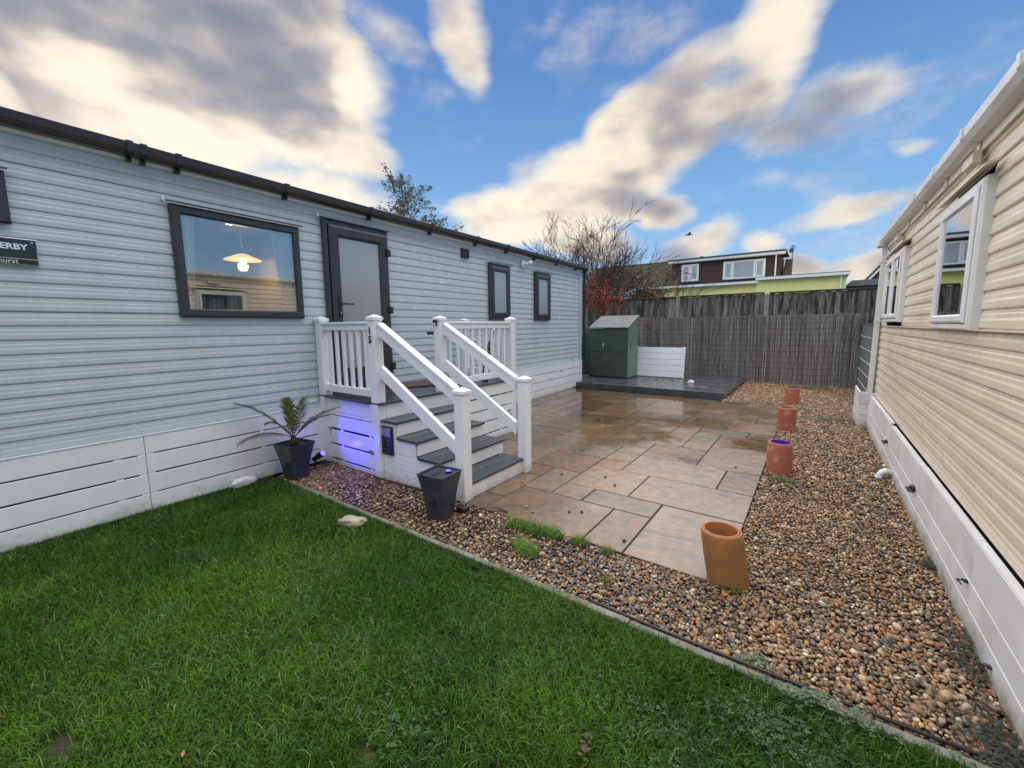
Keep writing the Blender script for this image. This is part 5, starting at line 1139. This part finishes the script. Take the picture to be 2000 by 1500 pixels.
# bare tree behind the blue caravan
rd = random.Random(21)
bt = empty('bare_tree', (-8.2, 16.5, 0), 0, 'leafless spreading tree with fine tangled twigs behind the far end of the blue caravan', 'tree')
mb = MB(); tips = []
grow_base = Vector((-8.0, 16.5, .0)); mb.tube([grow_base, (-8.0, 16.5, .8), (-7.95, 16.5, 1.5)], .16, 8, .12)
mains = []
for k in range(24):
    a_ = -1.15+2.3*k/23; mains.append((math.sin(a_)+rd.gauss(0, .06), rd.gauss(0, .3), math.cos(a_)*1.0+.12, rd.uniform(2.3, 3.1)*(1.12-.12*abs(a_))))
for (dx, dy, dz, L_) in mains:
    grow(mb, Vector((-7.95+dx*.2, 16.5, 1.3)), Vector((dx, dy, dz)), L_*(.84 if dx < .2 else .76), .038, 4, rd, up=.05, tips=tips, spread=.58, seg=7, kids=(3, 5), shrink=(.42, .70), rmin=.0075)
mb.build('trunk', BARK, bt, world=True)
leaves('dead_leaf', [tuple(t) for t in rd.sample(tips, min(len(tips), 900))], .05, [(.05, .035, .02), (.08, .05, .03)], bt, jit=.03)
# ivy-dark evergreen under it
eb = empty('evergreen_bush', (-7.4, 15.2, 0), 0, 'dark green and brown bush rising above the end of the blue caravan roof', 'shrub')
rd = random.Random(4); mb = MB(); tips = []
for k in range(22):
    a = rd.uniform(0, 2*PI); grow(mb, Vector((-7.6+.9*math.cos(a)*rd.random(), 15.2+.4*math.sin(a), .2)), Vector((rd.gauss(0, .28), rd.gauss(0, .2), 1)), rd.uniform(2.0, 2.9), .03, 2, rd, up=.08, tips=tips, spread=.4, seg=5, kids=(2, 4), shrink=(.35, .55))
mb.build('stem', BARK, eb, world=True)
leaves('foliage', [tuple(rd.choice(tips)) for _ in range(5200)], .075, [(.035, .040, .014), (.055, .055, .02), (.07, .045, .025), (.028, .030, .012)], eb, jit=.12)
# red berried shrub hanging over the fence
rb = empty('berry_shrub', (-5.7, 13.9, 0), 0, 'sprawling shrub with reddish brown twigs and orange red berries hanging over the fence', 'shrub')
rd = random.Random(9); mb = MB(); tips = []; bt_ = []
for k in range(70):
    x_ = rd.uniform(-7.3, -4.7); dx = rd.gauss(0, .45)
    grow(mb, Vector((x_, 14.0+rd.uniform(-.2, .3), 1.6)), Vector((dx, -.25+rd.gauss(0, .25), 1)), rd.uniform(1.1, 2.2)*(1.0 if x_ < -5.6 else .62), .016, 3, rd, up=-.0, droop=.07, tips=tips, spread=.6, seg=6, kids=(2, 3), shrink=(.5, .75))
TW = material('reddish_twigs', (.10, .05, .045), .85, (.06, .035, .032), 8)
mb.build('twigs', TW, rb, world=True)
low = [tuple(t) for t in tips if t.z < 2.75+.5*math.sin(t.x*5) and t.x > -6.3]; hi_ = [tuple(t) for t in tips]
leaves('leaf', [rd.choice(hi_) for _ in range(2600)], .045, [(.10, .045, .03), (.07, .04, .025), (.13, .05, .025), (.05, .05, .02)], rb, jit=.08)
cl_ = [rd.choice(low) for _ in range(70)]
leaves('berries', [tuple(np.array(rd.choice(cl_))+np.array([rd.gauss(0, .05), rd.gauss(0, .05), rd.gauss(0, .10)])) for _ in range(2100)], .045, [(.40, .075, .03), (.32, .06, .025), (.46, .11, .035), (.22, .05, .025)], rb, aspect=.9, jit=.02)
hang = []
for k in range(20):
    x_ = rd.choice([-6.0, -5.75, -5.2, -4.9, -5.5, -4.6, -6.2])+rd.gauss(0, .09); ztop = 2.5; zl = rd.uniform(1.95, 2.35)
    for q in range(26): hang += [(x_+rd.gauss(0, .05), 13.18+rd.gauss(0, .03), rd.uniform(zl, ztop))] if x_ < -5.05 else []
leaves('berries', hang, .05, [(.52, .09, .025), (.42, .07, .02), (.30, .05, .02)], rb, aspect=.8, jit=.02)
gb = empty('green_bush', (-4.5, 14.2, 0), 0, 'small dark green bush between the berry shrub and the yellow wall', 'shrub')
pts = [(rd.gauss(-4.75, .38), rd.gauss(14.3, .3), abs(rd.gauss(0, .45))+2.2) for _ in range(2600)]
leaves('foliage', pts, .08, [(.03, .045, .018), (.045, .06, .022), (.06, .04, .025)], gb, jit=.05)
mb = MB()
for k in range(16): grow(mb, Vector((-4.0+rd.gauss(0, .3), 14.2, 1.9)), Vector((rd.gauss(.3, .4), 0, 1)), rd.uniform(.7, 1.1), .010, 2, rd, up=0, spread=.5)
for k in range(5): grow(mb, Vector((-4.75, 14.2, .0)), Vector((rd.gauss(0, .2), 0, 1)), 2.2, .04, 1, rd, up=.1, spread=.3)
mb.build('stem', BARK, gb, world=True)
# feathery tall tree behind the caravan roof
et = empty('feathery_tree', (-16.4, 14.2, 0), 0, 'tall feathery grey green tree rising behind the middle of the blue caravan roof', 'tree')
rd = random.Random(31); mb = MB(); mb.tube([(-16.4, 14.2, 0), (-16.5, 14.2, 3), (-16.65, 14.2, 6), (-16.8, 14.2, 8.6)], .16, 8, .02)
pts = []
def spray(bx, bz, tx, tz, n, w):
    a = Vector((bx, 14.2+rd.gauss(0, .5), bz)); b = Vector((tx, 14.2+rd.gauss(0, .8), tz)); c = (a+b)/2+Vector((0, 0, .25)); P_ = [a*(1-q)**2+c*2*q*(1-q)+b*q*q for q in np.linspace(0, 1, 8)]
    mb.tube(P_, .022, 4, .006, cap=False)
    for _ in range(n):
        q = rd.random()**.7; p = a*(1-q)**2+c*2*q*(1-q)+b*q*q; s_ = w*(1.15-q)
        pts.append((p.x+rd.gauss(0, s_), p.y+rd.gauss(0, s_*1.3), p.z+rd.gauss(0, s_)))
for k in range(46):
    z0 = rd.uniform(4.6, 8.3); ww = 2.5*(1-(z0-4.6)/5.0)**.8*rd.uniform(.45, 1.0); sd_ = rd.choice((-1, 1))
    spray(-16.6-.03*(z0-5), z0, -16.65+sd_*ww, z0+rd.uniform(.4, 1.0), 95, .17)
for k in range(20): spray(-15.4+rd.gauss(0, .2), 4.6+k*.06, rd.uniform(-15.2, -13.8), rd.uniform(5.6, 7.0), 85, .20)
for k in range(5): spray(-16.75, 8.0, -16.85+rd.gauss(0, .35), 9.0+rd.uniform(-.2, .25), 70, .13)
mb.build('trunk', BARK, et, world=True)
leaves('foliage', pts, .12, [(.10, .12, .075), (.14, .155, .10), (.07, .085, .055), (.18, .19, .13)], et, aspect=.42, jit=.03)

# ------------------------------------------------------------------ GRAVEL
def ico(sub):
    bm = bmesh.new(); bmesh.ops.create_icosphere(bm, subdivisions=sub, radius=1); bm.verts.ensure_lookup_table()
    v = np.array([tuple(x.co) for x in bm.verts]); f = np.array([[q.index for q in x.verts] for x in bm.faces]); bm.free(); return v, f
I1, I2 = ico(1), ico(2)
PAL = np.array([(.34, .185, .075), (.43, .27, .13), (.23, .135, .070), (.15, .095, .055), (.52, .39, .23), (.36, .155, .060), (.11, .09, .075), (.24, .19, .145), (.62, .54, .42), (.19, .11, .06), (.055, .050, .045)])
PW = np.array([.16, .13, .15, .13, .08, .09, .08, .07, .03, .05, .03])
def pebbles(name, x0, x1, y0, y1, sp, size, base, keep=None, zj=.010, label=None, z0=-.012):
    nx, ny = int((x1-x0)/sp), int((y1-y0)/sp*1.12); X, Y = np.meshgrid(np.arange(nx), np.arange(ny)); n = nx*ny
    x = x0+(X.ravel()+.5*(Y.ravel() % 2)+rng.uniform(-.42, .42, n))*sp; y = y0+(Y.ravel()+rng.uniform(-.42, .42, n))*sp/1.12
    if keep is not None: k = keep(x, y); x, y = x[k], y[k]; n = len(x)
    big = 1+.9*(rng.random(n) > .94)*rng.random(n)
    a = size*(.62+.55*rng.random(n))*big; b = a*(.58+.34*rng.random(n)); c = a*(.38+.30*rng.random(n))
    v0, f0 = base; m = len(v0); V_ = v0[None]*np.stack([a, b, c], 1)[:, None]
    wob_ = 1+.16*np.sin(v0[None]@rng.normal(0, 2.2, (n, 3, 1))+rng.uniform(0, 6, (n, 1, 1))); V_ = V_*wob_
    th, tl, ph = rng.uniform(0, 2*PI, n), rng.normal(0, .35, n), rng.normal(0, .35, n)
    def rot(V_, i, j, t): c_, s_ = np.cos(t)[:, None], np.sin(t)[:, None]; A, B_ = V_[:, :, i].copy(), V_[:, :, j].copy(); V_[:, :, i] = A*c_-B_*s_; V_[:, :, j] = A*s_+B_*c_
    rot(V_, 0, 2, tl); rot(V_, 1, 2, ph); rot(V_, 0, 1, th)
    z = z0+zj*rng.uniform(-1, 1, n)+.006*(fbm(x, y, 3, 5)-.5)
    V_ += np.stack([x, y, z], 1)[:, None]
    K = PAL[rng.choice(len(PAL), n, p=PW/PW.sum())]*(.72+.62*rng.random((n, 1))); K = np.clip(K*.84, 0, .75)
    K *= (.85+.35*fbm(x, y, .8, 2))[:, None]
    F_ = (f0[None]+np.arange(n)[:, None, None]*m).reshape(-1, 3)
    print('pebbles', name, n, len(F_))
    return mesh_np(name, V_.reshape(-1, 3), F_, PEBM, np.repeat(K, m, axis=0), smooth=True, label=label, kind='stuff', cat='gravel')
patio_edge = lambda x, y: ~((x < -.355) & (y > 2.695) & (y < 9.55) & (x > -6))
pebbles('gravel', -4.68, .80, 2.065, 2.95, .0182, .0136, I2, lambda x, y: patio_edge(x, y) & ~((x < -2.62) & (y > 2.70)), label='brown and cream pebbles in the bed between lawn and patio')
pebbles('gravel', -.38, .80, 2.95, 4.6, .0195, .0144, I1, lambda x, y: x > -.355, label='brown pebbles in the long bed beside the cream caravan, nearer half')
pebbles('gravel', -1.50, .95, 4.6, 13.25, .0270, .0190, I1, lambda x, y: ((x > -.355) | (y > 9.55)) & ~((x < -1.47) & (y > 9.8)), label='brown pebbles in the long bed beside the cream caravan, far half', zj=.012)
# stray pebbles on the patio and grit
sp_spots = [(-1.98, 2.94, 'cream', 'pale stray pebble on the paving slab nearest the grass tufts'), (-1.88, 2.88, 'brown', 'reddish scrap lying just beside the pale stray pebble on the slab'), (-1.62, 3.06, 'dark', 'dark scrap in the middle of the slab nearest the grass tufts'), (-1.53, 3.12, 'dark', 'dark leaf scrap near the inner corner of the slab by the tufts'),
  (-1.53, 3.86, 'dark', 'right one of two dark scraps on the slab beyond the front steps'), (-1.70, 4.02, 'dark', 'left one of two dark scraps on the slab beyond the front steps'), (-2.12, 3.83, 'dark', 'dark scrap on the square slab right of the bottom step'), (-2.42, 4.0, 'brown', 'reddish scrap on the paving close to the right newel post'),
  (-.62, 5.12, 'dark', 'dark scrap on the slab left of the second clay pipe'), (-2.35, 3.42, 'cream', 'small pale pebble lying against the bottom step riser'), (-1.05, 2.86, 'dark', 'dark scrap at the front of the second near paving slab')]
names_ = {'cream': ROCKM, 'dark': BARK, 'brown': TERRA2}
for i, (x_, y_, k_, lb) in enumerate(sp_spots): stone('stray_pebble', (x_, y_, .008), (.014, .010, .009), lb, names_[k_], 40+i, cat='pebble', rz=i)
# black plastic gravel grid showing through
gg = MB(); gx = np.arange(-3.9, -.15, .066)
def wav(x, y): return -.004+.013*(fbm(np.array([x]), np.array([y]), 1.6, 9)[0]-.5)*2
for i, x_ in enumerate(gx):
    for j in range(9):
        y0_, y1_ = 2.075+j*.066, 2.075+(j+1)*.066
        z_ = wav(x_, y0_); z2_ = wav(x_, y1_); w_ = .0032 if i % 6 else .006
        gg.hexa([(x_-w_, y0_, z_-.02), (x_+w_, y0_, z_-.02), (x_+w_, y1_, z2_-.02), (x_-w_, y1_, z2_-.02)], [(x_-w_, y0_, z_+.004), (x_+w_, y0_, z_+.004), (x_+w_, y1_, z2_+.004), (x_-w_, y1_, z2_+.004)])
        if i < len(gx)-1:
            x2_ = gx[i+1]; z2_ = wav(x2_, y0_); w2_ = .0032 if j % 6 else .006
            gg.hexa([(x_+w_, y0_-w2_, z_-.02), (x2_-w_, y0_-w2_, z2_-.02), (x2_-w_, y0_+w2_, z2_-.02), (x_+w_, y0_+w2_, z_-.02)], [(x_+w_, y0_-w2_, z_+.0035), (x2_-w_, y0_-w2_, z2_+.0035), (x2_-w_, y0_+w2_, z2_+.0035), (x_+w_, y0_+w2_, z_+.0035)])
gg.build('gravel_grid', BLACKP, None, label='black plastic gravel grid half buried in the pebbles beside the edging', cat='ground grid', kind='stuff')
cable([(-.98, 2.074, .018), (-.5, 2.075, .012), (.0, 2.076, .016), (.35, 2.085, .014), (.62, 2.10, .012)], .008, 'black hose or lead running along the edging at the right')

# ------------------------------------------------------------------ GRASS
def blades(name, x, y, L_, wdt, cols, lean_=.55, z0=-.028, label=None, parent=None, kind='stuff', cat='grass', seg=3, loc=None, group=None):
    n = len(x); th = rng.uniform(0, 2*PI, n); ln = np.abs(rng.normal(lean_, .30, n)); h = L_
    d = np.stack([np.cos(th), np.sin(th)], 1); s_ = np.stack([-np.sin(th+rng.normal(0, .4, n)), np.cos(th)], 1)
    V_ = np.zeros((n, seg*2+1, 3)); 
    for i in range(seg+1):
        q = i/seg; bend = ln*q**1.7; r_ = h*q
        px_ = x+d[:, 0]*r_*np.sin(bend); py_ = y+d[:, 1]*r_*np.sin(bend); pz_ = z0+r_*np.cos(bend)
        w_ = wdt*(1-.55*q**1.5)*.5
        if i < seg:
            V_[:, 2*i, 0] = px_-s_[:, 0]*w_; V_[:, 2*i, 1] = py_-s_[:, 1]*w_; V_[:, 2*i, 2] = pz_
            V_[:, 2*i+1, 0] = px_+s_[:, 0]*w_; V_[:, 2*i+1, 1] = py_+s_[:, 1]*w_; V_[:, 2*i+1, 2] = pz_
        else: V_[:, 2*i, 0] = px_; V_[:, 2*i, 1] = py_; V_[:, 2*i, 2] = pz_
    f = []
    for i in range(seg-1): f += [(2*i, 2*i+1, 2*i+3), (2*i, 2*i+3, 2*i+2)]
    f.append((2*seg-2, 2*seg-1, 2*seg)); m = seg*2+1
    F_ = (np.array(f)[None]+np.arange(n)[:, None, None]*m).reshape(-1, 3)
    shade = np.ones((n, m, 1)); K = cols[:, None]*shade
    V_ = V_.reshape(-1, 3)
    if loc is not None: V_ = V_-np.array(loc)
    print(name, n, len(F_))
    o = mesh_np(name, V_, F_, GRASSM, K.reshape(-1, 3), label=label, cat=cat, kind=kind, group=group, parent=parent)
    if loc is not None: o.location = loc
    return o
def grass_cols(x, y, n):
    t = fbm(x, y, 1.1, 21); u = fbm(x, y, 4.5, 33)
    A = np.array((.042, .128, .008)); B_ = np.array((.095, .215, .014)); D_ = np.array((.20, .21, .09)); E_ = np.array((.085, .18, .065))
    k = np.clip((t-.35)*2.6, 0, 1)[:, None]; c = A*(1-k)+B_*k; k2 = np.clip((u-.5)*2.5, 0, 1)[:, None]*.5; c = c*(1-k2)+E_*k2
    dry = (rng.random(n) < .03+.22*np.clip(fbm(x, y, 2.7, 55)-.45, 0, 1))[:, None]; c = np.where(dry, D_, c)
    return c*(.36+1.05*rng.random((n, 1))**1.4)*(.75+.5*fbm(x, y, 9, 61))[:, None]
bare = [(-2.28, .12, .11, .06), (-1.28, .80, .08, .035), (-1.42, 1.0, .05, .03), (-1.72, 1.93, .08, .04), (-.98, 1.55, .05, .03), (-3.2, .9, .04, .03)]
def lawn_blades(n, x0, x1, y0, y1, hmul, w_):
    x = rng.uniform(x0, x1, n); y = rng.uniform(y0, y1, n)
    k = np.ones(n, bool)
    for (bx, by, rx, ry) in bare: k &= (((x-bx)/rx)**2+((y-by)/ry)**2 > 1.5*rng.random(n)**.6)
    k &= fbm(x, y, 7, 3) > .17*rng.random(n)+.12
    k &= ~(((x+2.985)/.12)**2+((y-1.865)/.065)**2 < 1)
    # the part of the lawn that can be seen
    k &= (y > .71*x+1.30)
    x, y = x[k], y[k]; n = len(x)
    t = fbm(x, y, 2.2, 7)
    return x, y, hmul*(.022+.038*rng.random(n))*(.65+.9*t), w_*(.7+.6*rng.random(n)), grass_cols(x, y, n)
a = lawn_blades(300000, -4.70, .78, -.45, 2.012, 1.30, .0040)
blades('lawn_grass', *a[:4], a[4], label='short lush green lawn grass across the foreground', lean_=.75)
# longer tufts along the skirting and edging
n = 9000; x = np.concatenate([rng.uniform(-4.705, -4.66, n//3), rng.uniform(-4.2, .75, n-n//3)]); y = np.concatenate([rng.uniform(-.3, 1.95, n//3), 2.005-np.abs(rng.normal(0, .018, n-n//3))])
blades('lawn_fringe', x, y, .03+.055*rng.random(n)*fbm(x, y, 5, 2)*1.6, .003*np.ones(n), grass_cols(x, y, n), lean_=.6, label='longer fringe of grass growing along the skirting and the edging')
# wispy long blades here and there
n = 5200; x = rng.uniform(-4.6, .7, n); y = rng.uniform(-.3, 1.98, n); k = fbm(x, y, 3, 14) > .5; x, y = x[k], y[k]; n = len(x)
blades('lawn_wisps', x, y, .06+.05*rng.random(n), .0030*np.ones(n), np.array((.20, .28, .11))*(.7+.6*rng.random((n, 1))), lean_=.95, label='scattered longer pale blades standing out of the lawn')
def tuft(c, r, n, h, label, col=(.10, .19, .03), cat='grass tuft', group=None):
    a_ = rng.uniform(0, 2*PI, n); q = np.sqrt(rng.random(n))*r; x = c[0]+q*np.cos(a_)*1.2; y = c[1]+q*np.sin(a_)*.8
    blades('grass_tuft', x, y, h*(.30+.95*rng.random(n)**1.5), .0035*np.ones(n), np.array(col)*(.6+.8*rng.random((n, 1))), lean_=.95, z0=-.01, label=label, kind='thing', cat=cat, loc=(c[0], c[1], 0), group=group)
G_ = 'grass tufts growing at the near edge of the patio'
tuft((-1.83, 2.60), .085, 420, .105, 'leftmost of the lush grass tufts growing against the edge of the first paving slab', group=G_)
tuft((-1.66, 2.61), .085, 460, .11, 'middle grass tuft in the lush clump against the first paving slab', group=G_)
tuft((-1.53, 2.63), .075, 380, .105, 'right end grass tuft of the lush clump against the first paving slab', group=G_)
tuft((-1.56, 2.32), .075, 380, .11, 'bright yellowish green tuft standing alone in the gravel in front of the lush clump', (.14, .23, .04), group=G_)
tuft((-1.68, 2.38), .05, 180, .08, 'small thin tuft left of the bright tuft in the gravel', (.13, .21, .04), group=G_)
tuft((-1.31, 2.64), .060, 260, .095, 'grass tuft at the joint between the first and second near slabs', (.13, .21, .035), group=G_)
tuft((-1.10, 2.65), .050, 170, .075, 'small grass tuft left of the big near corner slab', (.13, .21, .04), group=G_)
tuft((-.97, 2.32), .045, 80, .05, 'sparse little tuft in the middle of the gravel strip', (.10, .17, .04), group=G_)
tuft((.07, 12.6), .30, 420, .10, 'strip of grass growing at the foot of the reed screen')
# clover and leafy weeds
def leafy(name, c, n, rx, ry, size, cols, label, z=.0, hz_=.04, kind='stuff', cat='weeds'):
    x = c[0]+rng.normal(0, rx, n); y = c[1]+rng.normal(0, ry, n); zz = z+hz_*rng.random(n); V_ = []; F_ = []; K = []
    cols = np.array(cols)
    for i in range(n):
        s_ = size*rng.uniform(.6, 1.3); cc = cols[rng.integers(len(cols))]*rng.uniform(.7, 1.3); a0 = rng.uniform(0, 6.28); tl = rng.uniform(-.3, .5)
        for q in range(3):
            a_ = a0+q*2.09; u = np.array([math.cos(a_), math.sin(a_), tl*.6]); w_ = np.array([-math.sin(a_), math.cos(a_), 0]); p = np.array([x[i], y[i], zz[i]]); k = len(V_)
            V_ += [p, p+u*s_*.55+w_*s_*.42, p+u*s_*.95+w_*s_*.22+[0, 0, -.001], p+u*s_*.95-w_*s_*.22, p+u*s_*.55-w_*s_*.42]; F_ += [(k, k+1, k+2), (k, k+2, k+3), (k, k+3, k+4)]; K += [cc]*5
    V_ = np.array(V_)-np.array([c[0], c[1], 0]); o = mesh_np(name, V_, np.array(F_), LEAFM, np.array(K), label=label, cat=cat, kind=kind); o.location = (c[0], c[1], 0); return o
GC = [(.05, .11, .03), (.07, .14, .04), (.04, .09, .03)]; GW = [(.13, .18, .09), (.10, .16, .07), (.17, .21, .12)]
leafy('clover_patch', (.0, 1.78), 480, .15, .08, .011, GC, 'patch of dark clover in the lawn near the right hand edging', z=.0, hz_=.03)
leafy('clover_patch', (-.45, 1.55), 200, .20, .10, .010, GC, 'thin clover spread through the middle of the lawn right of centre', z=.0, hz_=.03)
leafy('clover_patch', (-1.25, .95), 160, .12, .08, .009, GC, 'clover around the bare soil patch near the bottom of the lawn', z=.0, hz_=.025)
leafy('leafy_weed', (.16, 2.00), 75, .065, .022, .018, GW, 'pale leafy weed growing over the edging, nearest the bottom right corner', z=.01, hz_=.05, kind='thing', cat='weed')
leafy('leafy_weed', (.05, 2.00), 45, .035, .018, .016, GW, 'smaller pale leafy weed on the edging left of the larger one', z=.01, hz_=.04, kind='thing', cat='weed')
leafy('leafy_weed', (-.14, 2.13), 40, .04, .02, .016, GW, 'low pale weed in the gravel just inside the edging', z=.0, hz_=.03, kind='thing', cat='weed')
GM = [(.045, .052, .036), (.06, .065, .045), (.03, .034, .024)]
for (c_, n_, rx, ry, lb) in (((.68, 2.18), 620, .07, .10, 'dark moss and weed mat in the gravel at the bottom right corner by the skirting'), ((.69, 2.75), 180, .03, .14, 'thin dark weed line along the foot of the near right skirting'), ((.34, 8.6), 500, .20, .10, 'green weed patch in the gravel beyond the clay pipes'), ((.71, 3.68), 120, .025, .04, 'mossy dark tuft against the right skirting panel'),
                         ((-.16, 4.93), 160, .07, .04, 'little green weed in front of the second clay pipe'), ((-.08, 9.4), 160, .09, .06, 'little green weed beside the farthest clay pipe'), ((-.30, 2.66), 40, .03, .02, 'tiny weed at the foot of the orange clay pipe'), ((.71, 5.7), 130, .05, .25, 'weeds along the right skirting around the waste pipe'), ((-.8, 9.7), 120, .2, .04, 'moss along the joint before the far gravel')):
    leafy('weed_patch', c_, n_, rx, ry, .010 if n_ > 600 else .012, GM if n_ in (620, 180, 120) else GC, lb, z=-.002, hz_=.025)
# dead leaf in the lawn, litter by the skirting
leafpile('dead_leaf', 16, lambda: (random.gauss(-.597, .012), random.gauss(1.285, .026)), .016, 'crumpled brown dead leaf lying in the grass at the bottom of the lawn', cat='leaf', cols=((.11, .065, .045), (.075, .045, .032), (.15, .09, .06)), size=.015)
leafpile('fallen_leaf', 1, lambda: (-1.81, .38), .02, 'small orange leaf on the grass at the lower left', cat='leaf', cols=((.45, .18, .05),), size=.014)
bag = stone('plastic_bag', (-4.655, 1.72, .035), (.026, .12, .055), 'crumpled translucent white plastic bag on the grass against the skirting', RAGM, 12, cat='bag', crump=1)
leafpile('leaf_scraps', 60, lambda: (random.uniform(-4.9, -1.2), random.uniform(5, 9.4)), .001, 'scattered small dark leaf scraps on the wet patio', cat='leaves', size=.014, kind='stuff')
leafpile('corner_leaves', 40, lambda: (random.gauss(-4.60, .06), random.gauss(2.60, .05)), .002, 'brown leaf litter in the corner by the hinged white panel', cat='leaves', size=.02, kind='stuff')
print('objects', len(bpy.data.objects))
